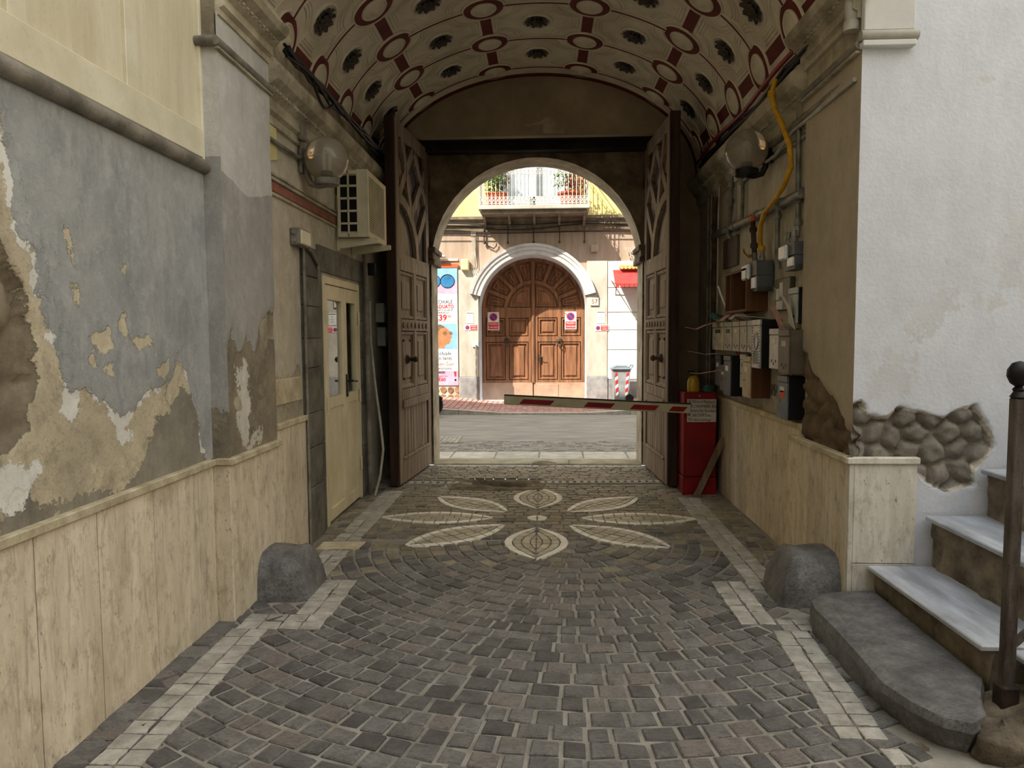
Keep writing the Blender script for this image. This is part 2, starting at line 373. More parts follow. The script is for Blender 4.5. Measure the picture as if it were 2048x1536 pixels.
M_['lens_print'] = pm('lens_print', C(48, 126, 172), C(34, 88, 134), 5, .6, 0)
M_['pink_print'] = pm('pink_print', C(206, 164, 184), C(186, 142, 164), 4, .7, 0)
for nm, a, b, me_ in (('mb_grey', (168, 164, 148), (138, 134, 118), .2), ('mb_silver', (196, 196, 190), (160, 160, 154), .55), ('mb_brown', (112, 100, 84), (88, 78, 64), .1),
                      ('mb_blue', (112, 122, 130), (90, 100, 108), .1), ('mb_slate', (78, 84, 92), (60, 66, 74), .1), ('mb_beige', (198, 182, 146), (170, 152, 116), .05),
                      ('mb_pale', (178, 182, 174), (150, 154, 146), .1), ('mb_black', (26, 25, 25), (17, 16, 16), .05), ('mb_green', (104, 104, 88), (78, 78, 64), .1), ('meter_grey', (96, 98, 98), (80, 82, 82), .05),
                      ('mb_gold', (206, 196, 160), (150, 138, 104), .5)):
    M_[nm] = pm(nm, C(*a), C(*b), 8, .48, .08, 50, metal=me_, speck=.1)
M_['plywood'] = pm('plywood', C(112, 74, 40), C(82, 52, 28), 3, .7, .2, 16, stretch=(5, 5, .6))
M_['brass'] = pm('brass', C(186, 140, 60), C(130, 94, 36), 9, .45, .1, metal=.7)
M_['asphalt'] = pm('asphalt', C(160, 153, 142), C(126, 120, 111), 3, .9, .5, 120, speck=.5, stretch=(.5, 2.5, 1))
M_['setts'] = pm('setts', C(150, 144, 132), C(112, 106, 96), 9, .85, .5, 70, tint=.2)
M_['pave_slab'] = pm('pave_slab', C(198, 190, 174), C(164, 156, 140), 5, .8, .3, 60, tint=.08, speck=.3)
M_['threshold'] = pm('threshold', C(182, 172, 146), C(146, 136, 112), 5, .8, .4, 50, tint=.08, speck=.3)
M_['red_brick'] = pm('red_brick', C(186, 142, 128), C(154, 116, 106), 10, .85, .3, 60, tint=.18)
M_['kerb'] = pm('kerb', C(186, 178, 164), C(146, 140, 128), 7, .85, .4, 50, tint=.1)
M_['iron_plate'] = pm('iron_plate', C(176, 172, 160), C(128, 124, 114), 10, .55, .3, 60, metal=.4)
M_['earth'] = pm('earth', C(150, 136, 112), C(92, 80, 64), 8, .95, 1., 60, speck=.4)
M_['rubble'] = pm('rubble', C(138, 126, 108), C(86, 76, 64), 8, .95, 1., 50, speck=.4)
M_['riser'] = pm('riser', C(150, 137, 117), C(88, 78, 65), 6, .95, .8, 40, speck=.3)
M_['fac_grey'] = pm('fac_grey', C(192, 186, 174), C(158, 151, 138), 2, .9, .3, 40, stretch=(1.5, 1.5, .6))
M_['fac_brown'] = pm('fac_brown', C(176, 156, 138), C(146, 126, 110), 2, .9, .3, 30, stretch=(3, 3, .4))
M_['fac_yellow'] = pm('fac_yellow', C(230, 210, 140), C(212, 190, 118), 2, .9, .2, 30)
M_['fac_white'] = pm('fac_white', C(222, 220, 214), C(206, 203, 196), 2, .85, .15, 30)
M_['fac_dirty'] = pm('fac_dirty', C(160, 158, 156), C(116, 114, 114), 3, .9, .3, 30)
M_['fac_arch'] = pm('fac_arch', C(206, 204, 202), C(176, 173, 170), 4, .8, .25, 30)
M_['fac_cornice'] = pm('fac_cornice', C(130, 116, 98), C(92, 82, 68), 5, .9, .4, 30)
M_['fac_stone'] = pm('fac_stone', C(150, 112, 82), C(112, 82, 58), 8, .85, .4, 40, tint=.25)
M_['door_wood'] = pm('door_wood', C(148, 103, 72), C(96, 64, 44), 3, .55, .3, 14, stretch=(5, 5, .5), speck=.1)
M_['door_plinth'] = pm('door_plinth', C(170, 138, 114), C(144, 114, 92), 3, .6, .2, 14)
M_['terracotta'] = pm('terracotta', C(190, 100, 66), C(156, 76, 50), 8, .8, .2)
M_['leaf_green'] = pm('leaf_green', C(104, 128, 62), C(62, 84, 38), 30, .6, 0, tint=.3)
M_['flower_red'] = pm('flower_red', C(176, 56, 62), C(132, 36, 46), 30, .6, 0, tint=.3)
M_['leaf_russet'] = pm('leaf_russet', C(156, 92, 74), C(112, 62, 50), 30, .6, 0, tint=.3)
M_['rail_white'] = pm('rail_white', C(206, 206, 200), C(168, 168, 162), 9, .6, .1)
M_['curtain'] = pm('curtain', C(240, 240, 240), C(220, 222, 226), 9, .9, .1)
M_['awning_red'] = pm('awning_red', C(206, 62, 58), C(182, 46, 44), 5, .8, .1)
M_['awning_fringe'] = pm('awning_fringe', C(216, 180, 110), C(190, 150, 84), 8, .8, .1)
M_['bin_grey'] = pm('bin_grey', C(150, 152, 154), C(126, 128, 130), 6, .5, .08)
M_['bin_lid'] = pm('bin_lid', C(120, 132, 138), C(98, 110, 116), 6, .5, .08)
M_['rubber'] = pm('rubber', C(34, 33, 32), C(22, 21, 21), 9, .8, .2)
M_['scooter_silver'] = pm('scooter_silver', C(176, 178, 180), C(140, 142, 146), 5, .35, .03, metal=.3, spec=.5)
M_['bounce_cream'] = pm('bounce_cream', C(232, 228, 220), C(216, 211, 202), 2, .9, .2, 30)  # pale tone for the added wall, to throw more sun back
M_['ivory_box'] = pm('ivory_box', C(230, 218, 160), C(206, 192, 130), 6, .6, .1)
def glass(name, col, rough=.02, trans=1., ior=1.5):
    k = NT(name); k.fin(col, rough, None, 0, .5); k.b.inputs['Transmission Weight'].default_value = trans; k.b.inputs['IOR'].default_value = ior
    return k.m
def thin_glass(name, tint):
    k = NT(name); tr = k.n('ShaderNodeBsdfTransparent'); gl = k.n('ShaderNodeBsdfGlossy'); fr = k.n('ShaderNodeFresnel'); mx = k.n('ShaderNodeMixShader')
    tr.inputs[0].default_value = tint; gl.inputs['Roughness'].default_value = .01; fr.inputs[0].default_value = 1.75
    ge = k.n('ShaderNodeNewGeometry'); k.t.links.new(k.math('MULTIPLY', fr.outputs[0], k.math('SUBTRACT', 1., ge.outputs['Backfacing'])), mx.inputs[0]); k.t.links.new(tr.outputs[0], mx.inputs[1]); k.t.links.new(gl.outputs[0], mx.inputs[2])
    k.t.links.new(mx.outputs[0], k.t.nodes['Material Output'].inputs[0]); return k.m
M_['pane'] = thin_glass('pane', C(250, 252, 252))
M_['globe'] = glass('globe', C(226, 218, 202), .14, .82, 1.3)
M_['bulb'] = pm('bulb', C(236, 234, 226), C(220, 218, 208), 8, .3, 0)
M_['acrylic'] = pm('acrylic', C(238, 238, 234), C(214, 214, 208), 20, .2, 0, spec=.6)
# ------------------------------------------------------------------ setting: ground and floor
HOLE = (-1.02, .06, 6.93, 7.62)
m = MB()
for x0, x1, y0, y1 in ((-1.85, 1.78, 1.0, HOLE[2]), (-1.85, HOLE[0], HOLE[2], HOLE[3]), (HOLE[1], 1.78, HOLE[2], HOLE[3]), (-1.85, 1.78, HOLE[3], 8.44),
                       (-1.85, 6.5, -8, 1.0), (1.78, 6.5, 1.0, 3.95)):
    m.add([(x0, y0, 0), (x1, y0, 0), (x1, y1, 0), (x0, y1, 0)], [(0, 1, 2, 3)])
floor = struct(m.build('floor', 'mortar', recalc=False))

def sub(U, V, cx, cy, rx, ry): return np.exp(-(((U - cx) / rx) ** 2 + ((V - cy) / ry) ** 2) * 1.2)
def pot_d(U, V):
    e = smooth01(np.minimum(np.minimum(U - HOLE[0], HOLE[1] - U), np.minimum(V - HOLE[2], HOLE[3] - V)), 0, .09)
    n = vnoise(U, V, 9, 3, 4)
    return e * (.014 + .014 * n + .02 * sub(U, V, -.55, 7.1, .3, .12) - .32 * sub(U, V, -.63, 7.43, .14, .10) - .34 * sub(U, V, -.40, 7.30, .16, .09) - .05 * sub(U, V, -.2, 7.2, .12, .05)) + (1 - e) * -.004
pot = gridwall('pothole', lin(HOLE[0], HOLE[1], .02), lin(HOLE[2], HOLE[3], .02), lambda U, V, D: (U, V, D), 'earth', None, pot_d, floor)
pot['label'] = 'broken patch of bare earth with two dark holes'

# ---- flower mosaic: eight petals round a centre
FC = (-.06, 5.92)
PET = [(0, 1.17, .235, .33), (.95, .80, .20, .34), (1.34, .0, .19, .36), (.98, -.82, .20, .34), (0, -1.11, .24, .30), (-.97, -.82, .20, .34), (-1.34, 0, .19, .36), (-.96, .78, .20, .34)]
def petal_w(t, W): return W * (math.sin(PI * min(max(t, 0), 1)) ** .78)
ftiles = []          # (polygon, white?, ring)
for px, py, W, r0 in PET:
    L = math.hypot(px, py); ux, uy = px / L, py / L; ln = L - r0; th = .066
    pt = lambda t, w: (FC[0] + ux * (r0 + ln * t) - uy * w, FC[1] + uy * (r0 + ln * t) + ux * w)
    for ring in range(4):
        a, b = ring * th, (ring + 1) * th - .010
        ts = [t for t in (i / 240 for i in range(241)) if petal_w(t, W) > a + .012]
        if len(ts) < 20: break
        t0, t1 = ts[0], ts[-1]; n = max(4, int((t1 - t0) * ln / .095))
        for sd in (1, -1):
            for i in range(n):
                ta = t0 + (t1 - t0) * i / n; tb = t0 + (t1 - t0) * (i + 1) / n; g = .0045 / ln
                wa, wb = petal_w(ta + g, W), petal_w(tb - g, W)
                P = [pt(ta + g, sd * max(wa - a, .004)), pt(tb - g, sd * max(wb - a, .004)), pt(tb - g, sd * max(wb - b, .004)), pt(ta + g, sd * max(wa - b, .004))]
                ftiles.append((P, ring == 0, ring))
for a in range(4):   # centre: a split disc
    P = [(FC[0] + .012 * math.cos(PI / 2 * a + PI / 4), FC[1] + .012 * math.sin(PI / 2 * a + PI / 4))] + [(FC[0] + .085 * math.cos(PI / 2 * a + k * PI / 8 + .04), FC[1] + .085 * math.sin(PI / 2 * a + k * PI / 8 + .04)) for k in (0, 1, 2, 3, 3.8)]
    ftiles.append((P, True, 0))
ftiles.sort(key=lambda f: (f[2], -0))
m_st = MB(); cnt = 0
for P, wh, ring in ftiles:
    ti = rnd.random(); mm = MB() if cnt < 290 else m_st
    mm.slab(P, -.01, .0155, .002, ti)
    if cnt < 290: mm.build('mosaic_tile', 'mosaic_white' if wh else 'mosaic_grey', floor)
    cnt += 1
o = m_st.build('inner_mosaic_tiles', 'mosaic_grey', floor); o['kind'] = 'stuff'

# ---- pale border tiles, two rows down each side, stepping round the guard stones
bt = []
def trow(x0, x1, y0, y1, nx, ny, dx=0.):
    for i in range(nx):
        for j in range(ny):
            sx = (x1 - x0) / nx; sy = (y1 - y0) / ny; a = x0 + i * sx + .004; b = x0 + (i + 1) * sx - .004; c = y0 + j * sy + .004; d = y0 + (j + 1) * sy - .004
            s0 = dx * (c - y0) / (y1 - y0); s1 = dx * (d - y0) / (y1 - y0); q = lambda: rnd.uniform(-.004, .004)
            bt.append([(a + s0 + q(), c + q()), (b + s0 + q(), c + q()), (b + s1 + q(), d + q()), (a + s1 + q(), d + q())])
trow(-1.65, -1.45, 1.9, 3.60, 2, 17, -.01); trow(-1.64, -1.19, 3.60, 3.80, 4, 2); trow(-1.39, -1.18, 3.80, 4.22, 2, 4); trow(-1.50, -1.18, 4.22, 4.36, 3, 1)
trow(-1.60, -1.40, 4.36, 4.98, 2, 6); trow(-1.60, -1.40, 5.22, 6.95, 2, 17)
trow(1.04, 1.24, 3.74, 4.27, 2, 6); trow(1.04, 1.34, 4.27, 4.40, 3, 1); trow(1.26, 1.46, 4.40, 6.7, 2, 22); trow(1.245, 1.42, 3.66, 3.81, 2, 2); trow(1.12, 1.31, 2.66, 3.66, 2, 11, .06)
trow(1.24, 1.32, 2.5, 2.6, 1, 1)
trow(-1.28, 1.19, 8.28, 8.38, 26, 1)
for P in bt: MB().slab(P, -.01, .0135, .003, rnd.random()).build('border_tile', 'border_tile', floor)
# a pale marble slab let into the border
MB().slab([(-1.66, 5.0), (-1.35, 5.02), (-1.34, 5.19), (-1.66, 5.18)], -.01, .016, .003).build('inset_slab', 'travertine_cap', floor)

# ---- cobbles: arcs in front, straight rows further in
cob = []
AC = (.2, 5.30)
def okc(x, y):
    if HOLE[0] + .04 < x < HOLE[1] - .04 and HOLE[2] + .04 < y < HOLE[3] - .04 and not (x < -.78 + .1 * math.sin(y * 9) or x > -.08): return False
    if x < -1.77 or x > 1.68: return False
    if y < 3.9 and x > 1.40: return False
    if y < 2.66 and x > .75 and y > 1.9 and x - .75 > (y - 1.9) * 1.1: return False   # worn-out patch of cement
    if 7.33 < y < 7.47 and (x < -1.0 or x > -.05): return False                           # drain
    for gx in (-1.6, 1.5):
        if abs(x - gx) < .16 and abs(y - 4.18) < .2: return False
    return True
r = .12
while r < 4.5:
    n = max(4, int(PI * r / .118)); a = PI + rnd.random() * .1; h = .106 + rnd.uniform(-.008, .008)
    edges = [a]
    while edges[-1] < 2 * PI: edges.append(edges[-1] + rnd.uniform(.085, .15) / r)
    for i in range(len(edges) - 1):
        g = .0095 / r; a0, a1 = edges[i] + g, edges[i + 1] - g; j = lambda: rnd.uniform(-.007, .007)
        P = [(AC[0] + (rr + j()) * math.cos(t), AC[1] + (rr + j()) * math.sin(t)) for rr, t in ((r + .008, a0), (r + h - .008, a0), (r + h - .008, a1), (r + .008, a1))]
        c = (sum(p[0] for p in P) / 4, sum(p[1] for p in P) / 4)
        if c[1] > 1.15 and c[1] < 5.31 and okc(*c): cob.append((P, c))
    r += h
y = 5.31
while y < 8.28:
    h = .098 + rnd.uniform(-.008, .008); x = -1.79 - rnd.random() * .1; yy = y + 0
    while x < 1.7:
        w = rnd.uniform(.085, .15); j = lambda: rnd.uniform(-.006, .006)
        P = [(x + .005 + j(), y + .005 + j()), (x + w - .005 + j(), y + .005 + j()), (x + w - .005 + j(), y + h - .005 + j()), (x + .005 + j(), y + h - .005 + j())]
        c = (x + w / 2, y + h / 2)
        if okc(*c): cob.append((P, c))
        x += w
    y += h
for i in range(12):   # the strip along the left wall foot
    y0 = 2.0 + i * .14; cob.append(([(-1.78, y0 + .006), (-1.66, y0 + .006), (-1.66, y0 + .134), (-1.78, y0 + .134)], (-1.72, y0 + .07)))
def inview(c): return c[1] > 2.42 and abs(c[0]) < c[1] * .75
cob.sort(key=lambda q: (0 if inview(q[1]) else 1, math.hypot(q[1][0], q[1][1])))
m_st = MB(); m_du = MB()
for i, (P, c) in enumerate(cob):
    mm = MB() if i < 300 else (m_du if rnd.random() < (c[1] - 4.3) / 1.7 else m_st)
    mm.slab(P, -.01, rnd.uniform(.007, .0125), .006, rnd.random(), (rnd.uniform(-.05, .05), rnd.uniform(-.05, .05)))
    if i < 300: mm.build('cobblestone', 'cobble', floor)
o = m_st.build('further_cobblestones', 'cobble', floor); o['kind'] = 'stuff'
o = m_du.build('dusty_lit_cobblestones', 'cobble_dusty_lit', floor); o['kind'] = 'stuff'  # dust tone plus lightening painted in for light from the gate

# ---- drain grates across the passage
for lab, x0, x1, y0, y1 in (('short slotted steel drain grate beside the left gate leaf', -1.40, -.92, 7.34, 7.36), ('long slotted steel drain grate running to the right gate leaf', -.02, 1.27, 7.39, 7.45)):
    t = thing('drain_grate', lab, 'drain', ((x0 + x1) / 2, y0, 0), 0, 'drain grates by the gate')
    n = int((x1 - x0) / .075); s = (x1 - x0) / n; m = MB(); sl = (y1 - y0) / (x1 - x0)
    for i in range(n + 1):
        xx = x0 + i * s; yc = y0 + sl * (xx - x0); m.box(xx - .022, yc - .045, 0, xx + .022, yc + .045, .016, .002)
    for e in (-.05, .05):
        m.prism([(x0, y0 + e - .012), (x1, y1 + e - .012), (x1, y1 + e + .012), (x0, y0 + e + .012)], 0, .0165, 'Z')
    m.build('slotted_plate', 'pave_slab', t)
    MB().prism([(x0, y0 - .04), (x1, y1 - .04), (x1, y1 + .04), (x0, y0 + .04)], .0005, .003, 'Z').build('channel', 'dark_void', t)

# ------------------------------------------------------------------ left side: courtyard wall
def NEG(U, V): return np.full(U.shape, -1.)
def POS(U, V): return np.full(U.shape, 1.)
greyP = [(2.27, 2.43), (2.33, 2.22), (2.36, 2.05), (2.37, 1.93), (2.44, 1.86), (2.44, 1.76), (2.48, 1.62), (2.56, 1.45), (2.58, 1.34), (2.70, 1.36), (2.80, 1.30), (2.92, 1.20), (3.02, 1.27), (3.2, 1.33), (3.34, 1.36), (3.40, 1.47), (3.5, 1.33), (3.55, 1.2), (3.63, .96), (3.66, .85), (3.9, .85), (3.9, 2.6), (2.27, 2.6)]
stoneP = [(1.7, 1.95), (2.29, 1.88), (2.37, 1.75), (2.41, 1.65), (2.44, 1.55), (2.43, 1.41), (2.36, 1.30), (2.38, 1.23), (2.24, 1.17), (1.7, 1.1)]
whiteP = [[(2.30, 2.22), (2.36, 2.2), (2.40, 2.10), (2.43, 1.98), (2.38, 1.9), (2.33, 2.0)], [(2.42, 1.88), (2.5, 1.86), (2.52, 1.76), (2.47, 1.7), (2.42, 1.78)], [(2.5, 1.72), (2.56, 1.64), (2.54, 1.52), (2.5, 1.55)], [(2.56, 1.50), (2.62, 1.46), (2.62, 1.38), (2.66, 1.33), (2.62, 1.22), (2.55, 1.3)], [(2.2, 1.15), (2.42, 1.1), (2.36, .98), (2.2, .98)], [(2.9, 1.15), (3.0, 1.16), (2.99, 1.11), (2.9, 1.1)], [(3.6, 1.12), (3.66, 1.12), (3.66, .92), (3.6, .92)], [(2.52, 1.95), (2.56, 1.93), (2.55, 1.84), (2.52, 1.86)], [(2.56, 1.60), (2.60, 1.62), (2.60, 1.55)], [(2.72, 1.44), (2.77, 1.43), (2.75, 1.38)]]
chipP = [[(3.0, 1.54), (3.13, 1.57), (3.18, 1.53), (3.06, 1.49)], [(2.72, 1.56), (2.86, 1.6), (2.88, 1.5), (2.76, 1.49)], [(2.58, 2.0), (2.64, 1.93), (2.68, 1.78), (2.64, 1.84)], [(3.26, 1.28), (3.38, 1.42), (3.44, 1.4), (3.4, 1.34), (3.3, 1.22)], [(2.62, 1.75), (2.68, 1.76), (2.66, 1.66)], [(2.9, 1.62), (2.97, 1.66), (3.0, 1.56), (2.95, 1.55)], [(2.78, 1.42), (2.86, 1.46), (2.88, 1.38)], [(3.2, 1.40), (3.3, 1.46), (3.33, 1.38), (3.24, 1.35)], [(2.95, 1.86), (2.99, 1.86), (2.98, 1.80)], [(2.70, 1.46), (2.74, 1.5), (2.76, 1.42)]]
cemP = [[(3.2, 1.2), (3.42, 1.36), (3.54, 1.25), (3.64, .85), (3.3, .85), (2.9, .85), (3.05, 1.02)], [(2.3, 1.0), (2.7, .96), (2.9, .85), (2.2, .85)]]
uni = lambda ps: (lambda U, V: np.min([sdpoly(U, V, p) for p in ps], axis=0))
sd_st = lambda U, V: sdpoly(U, V, stoneP)
def disp_l(U, V):
    s = sd_st(U, V) + .02 * vnoise(U, V, 14, 5); inn = smooth01(-s, 0, .025)
    pts = [(1.8 + .21 * (i % 4) + .07 * math.sin(i * 5.1), 1.15 + .17 * (i // 4) + .05 * math.cos(i * 3.3)) for i in range(20)]
    f1, f2 = cells(U, V, pts)
    g = smooth01(-(uni([greyP])(U, V) + .03 * vnoise(U, V, 12, 9)), 0, .012)
    return inn * (-.055 + .03 * smooth01(f2 - f1, 0, .07) + .008 * vnoise(U, V, 22, 2)) + (1 - inn) * (.004 * vnoise(U, V, 3, 1) + .006 * g)
wl = gridwall('wall_left', [-8, -4, 0, 1.2] + lin(1.7, 3.72, .022), lin(.86, 2.50, .022), lambda U, V, D: (-1.79 + D, U, V), 'left_plaster',
              dict(paint=uni([greyP]), stone=sd_st, white=lambda U, V: np.minimum(uni(whiteP)(U, V), np.abs(uni([greyP])(U, V) + .015) - .02 + .07 * vnoise(U, V, 5, 17)), chip=uni(chipP), cement=uni(cemP)), disp_l)
struct(wl)
struct(MB().box(-2.5, -8, 0, -1.86, 3.72, 13).build('wall_left_core', 'fac_grey'))
struct(MB().box(5.6, -6, 0, 5.9, 4.3, 9.5).build('wall_courtyard_far', 'bounce_cream'))  # unseen wall, added to bounce sunlight onto the left wall
struct(MB().box(-2.5, -6.3, 0, 6.8, -6, 10).build('wall_courtyard_rear', 'fac_grey'))  # unseen wall, added to keep low sky light out of the passage
# marble dado along the left
dl = struct(MB().box(-1.86, -8, 0, -1.80, 3.72, .88).build('trim_dado_left', 'rubble'))
yy = -.6
while yy < 3.70:
    w = min(rnd.uniform(.33, .46), 3.70 - yy); w = 3.70 - yy if 3.70 - yy - w < .12 else w
    MB().box(-1.80, yy + .003, .004, -1.775, yy + w - .003, .865, .003, rnd.random()).build('marble_panel', 'travertine', dl); yy += w
for a, b in ((-.6, 1.1), (1.1, 2.7), (2.7, 3.72)): MB().box(-1.80, a + .001, .866, -1.755, b, .902, .004, rnd.random()).build('marble_cap', 'travertine_cap', dl)
# pilaster
pil_low = [(3.6, 1.62), (3.76, 1.52), (3.80, 1.62), (3.86, 1.45), (3.96, 1.50), (4.0, 1.58), (4.06, 1.45), (4.14, 1.47), (4.18, 1.62), (4.26, 1.66), (4.34, 1.72), (4.5, 1.7), (4.5, 3.3), (3.6, 3.3)]
pil_up = [(3.5, 2.42), (3.75, 2.42), (4.05, 2.35), (4.42, 2.43), (4.6, 2.43), (4.6, 3.4), (3.5, 3.4)]
saltP = [[(3.85, 1.4), (4.0, 1.42), (4.02, 1.1), (3.95, .95), (3.85, 1.1)], [(4.0, .9), (4.2, .9), (4.18, 1.0), (4.02, 1.02)]]
wp = gridwall('wall_pilaster_left', lin(3.72, 4.42, .03), lin(.86, 3.24, .03), lambda U, V, D: (-1.70 + D, U, V), 'pilaster_plaster',
              dict(paint=uni([pil_low]), upper=uni([pil_up]), salt=uni(saltP)), lambda U, V: .006 * vnoise(U, V, 5, 4) + .01 * smooth01(-(uni([pil_low])(U, V)), 0, .02))
struct(wp)
gridwall('pilaster_return', lin(-1.80, -1.688, .028), lin(.86, 3.06, .05), lambda U, V, D: (U, 3.72 + 0 * U, V), 'pilaster_plaster',
         dict(paint=lambda U, V: 1.15 - V, upper=lambda U, V: 2.5 - V, salt=POS), None, wp)
MB().box(-2.0, 3.725, 0, -1.702, 4.415, 3.5).build('pilaster_core', 'vault_dirty', wp)
MB().box(-1.72, 3.705, .004, -1.685, 4.42, .865, .002, .6).build('marble_panel', 'travertine', wp)
MB().box(-1.79, 3.70, .004, -1.687, 3.72, .865, .002, .4).build('marble_panel', 'travertine', wp)
MB().box(-1.80, 3.69, .866, -1.665, 4.425, .902, .004, .5).build('marble_cap', 'travertine_cap', wp)
# passage wall, left (with the doorway)
DY0, DY1, DZ = 5.60, 6.70, 2.04
wi_sd = lambda U, V: np.minimum(np.maximum(U - 4.95, .98 + .25 * smooth01(vnoise(U, V, 6, 8), -.5, .6) + .0 - V) * 0 + np.where(U < 5.1, 1.32 + .12 * vnoise(U, V * 0, 8, 3) - V, -1.), 9)
segs = [(4.42, DY0, .0, 3.34), (DY0, DY1, DZ, 3.34), (DY1, 8.1, 0., 3.34)]
wi = None
for i, (a, b, c, d) in enumerate(segs):
    o = gridwall('wall_passage_left' if i == 0 else 'wall_face', lin(a, b, .05), lin(c, d, .05), lambda U, V, D: (-1.76 + D, U, V), 'inner_plaster', dict(paint=wi_sd), lambda U, V: .004 * vnoise(U, V, 4, 6), wi)
    if i == 0: wi = struct(o)
for a, b, c, d in ((4.42, DY0, 0, 4.5), (DY0, DY1, DZ, 4.5), (DY1, 8.9, 0, 4.5)):
    MB().box(-2.4, a, c, -1.775, b, d).build('wall_core', 'vault_dirty', wi)
MB().box(-3.6, 5.2, -.02, -3.5, 7.1, 2.6).box(-3.5, 5.1, -.02, -2.4, 5.2, 2.6).box(-3.5, 7.1, -.02, -2.4, 7.2, 2.6).box(-3.6, 5.1, 2.3, -2.3, 7.2, 2.4).box(-3.6, 5.1, -.05, -1.79, 7.2, -.001).build('room_behind_door', 'vault_dirty', wi)
yy = 4.425
for w in (.34, .315): 
    MB().box(-1.765, yy, .004, -1.735, yy + w - .002, .945, .002, rnd.random()).build('marble_panel', 'travertine', wi); yy += w
MB().box(-1.765, 4.425, .946, -1.72, 5.085, .985, .004).build('marble_cap', 'travertine_cap', wi)
MB().box(-1.765, 4.43, 1.10, -1.75, 5.06, 1.27, .004).build('dado_patch', 'travertine_cap', wi)
# red painted stripe with its mouldings
for z0, z1, mt, pr in ((2.50, 2.56, 'red_stripe', .006), (2.565, 2.585, 'cornice', .018), (2.60, 2.615, 'cornice', .012), (2.47, 2.485, 'cornice', .012)):
    MB().box(-1.765, 4.43, z0, -1.756 + pr, 6.2, z1, .002).build('wall_stripe', mt, wi)
# stone jamb blocks and lintel round the doorway
z = 0.
for i, h in enumerate((.42, .30, .26, .34, .22, .24, .22, .22)):
    MB().box(-1.80, 5.10, z + .002, -1.735, 5.46, z + h - .002, .006, rnd.random()).build('stone_block', 'jamb_stone', wi)
    MB().box(-1.82, 5.463, z + .002, -1.75, 5.58, z + h - .002, .005, rnd.random() * .5).build('stone_block', 'jamb_stone', wi); z += h
z = 0.
for i, h in enumerate((.5, .4, .45, .35, .36)):
    MB().box(-1.80, 6.73, z + .002, -1.74, 6.98, z + h - .002, .006, rnd.random()).build('stone_block', 'jamb_stone', wi); z += h
for a, b in ((5.47, 5.95), (5.95, 6.45), (6.45, 6.98)):
    MB().box(-1.80, a + .002, 2.065, -1.742, b - .002, 2.27, .006, rnd.random()).build('stone_block', 'jamb_stone', wi)
MB().tube([(-1.725, 5.09, 0), (-1.725, 5.09, 2.2)], .011, 6).build('edge_conduit', 'pipe_grey', wi)

# cream panelled partition above the courtyard wall and the round moulding under it
up = struct(MB().box(-1.86, -8, 2.5, -1.80, 3.72, 5.2).build('wall_upper_left', 'cream_panel'))
ys = [3.745, 3.085, 2.405, 1.7, 1.0, .3]
for i in range(5):
    MB().box(-1.81, ys[i + 1] + .0, 2.635, -1.793, ys[i] - .0, 5.2, .002, rnd.random()).build('cladding_panel', 'cream_panel', up)
    MB().box(-1.80, ys[i + 1] - .045, 2.63, -1.775, ys[i + 1] + .045, 5.2, .003).build('mullion', 'cream_frame', up)
MB().box(-1.80, 3.70, 2.48, -1.772, 3.765, 5.2, .003).build('mullion', 'cream_frame', up)
MB().box(-1.80, -.5, 2.485, -1.77, 3.70, 2.632, .004).build('bottom_rail', 'cream_frame', up)
struct(MB().tube([(-1.775, -.5, 2.445), (-1.775, 1.5, 2.447), (-1.775, 3.74, 2.443)], .036, 14).build('trim_round_moulding', 'pipe_grey'))

# ------------------------------------------------------------------ right side
pr_paint = [(3.9, 1.16), (3.96, 1.02), (4.03, 1.0), (4.12, 1.10), (4.22, 1.18), (4.34, 1.20), (4.42, 1.26), (4.52, 1.28), (4.6, 1.36), (4.66, 1.42), (4.9, 1.5), (4.9, 3.5), (3.9, 3.5)]
def disp_pr(U, V):
    s = uni([pr_paint])(U, V) + .02 * vnoise(U, V, 12, 3)
    f1, f2 = cells(U, V, [(3.95 + .16 * (i % 6) + .05 * math.sin(i * 4), .82 + .13 * (i // 6) + .04 * math.cos(i * 7)) for i in range(30)])
    return (1 - smooth01(-s, -.012, .012)) * (.05 - .035 * smooth01(f2 - f1, 0, .06) + .012 * vnoise(U, V, 18, 7))
wr = gridwall('wall_pilaster_right', lin(3.95, 4.75, .025), lin(.82, 3.12, .025), lambda U, V, D: (1.69 + D, U, V), 'right_plaster', dict(paint=uni([pr_paint])), disp_pr)
struct(wr)
MB().box(1.755, 4.06, 0, 2.0, 4.75, 3.5).box(1.69, 3.97, 3.1, 1.76, 4.745, 3.5).build('pilaster_core', 'vault_dirty', wr)
for a, b in ((3.952, 4.17), (4.17, 4.42), (4.42, 4.745)): MB().box(1.67, a + .003, .004, 1.70, b - .003, .838, .003, rnd.random()).build('marble_panel', 'travertine', wr)
MB().box(1.65, 3.925, .84, 1.70, 4.85, .876, .004).build('marble_cap', 'travertine_cap', wr)
MB().box(1.70, 3.93, .286, 2.035, 3.955, .838, .002, .9).build('marble_panel', 'white_marble_pier', wr)
MB().box(1.70, 3.93, .004, 2.035, 3.955, .282, .002, .3).build('marble_panel', 'white_marble_pier', wr)
MB().box(1.672, 3.928, .004, 1.698, 3.96, .838, .002, .4).build('marble_corner', 'white_marble_pier', wr)
MB().box(1.655, 3.915, .84, 2.045, 3.96, .876, .004, .9).build('marble_cap', 'white_marble_pier', wr)
wq = gridwall('wall_passage_right', lin(4.75, 8.1, .05), lin(.0, 3.4, .05), lambda U, V, D: (1.74 - D, U, V), 'inner_plaster',
              dict(paint=lambda U, V: np.where(V < 1.35, 1.12 + .14 * vnoise(U, V * 0, 5, 3) - V + 0 * U, -1.)), lambda U, V: .004 * vnoise(U, V, 4, 6))
struct(wq)
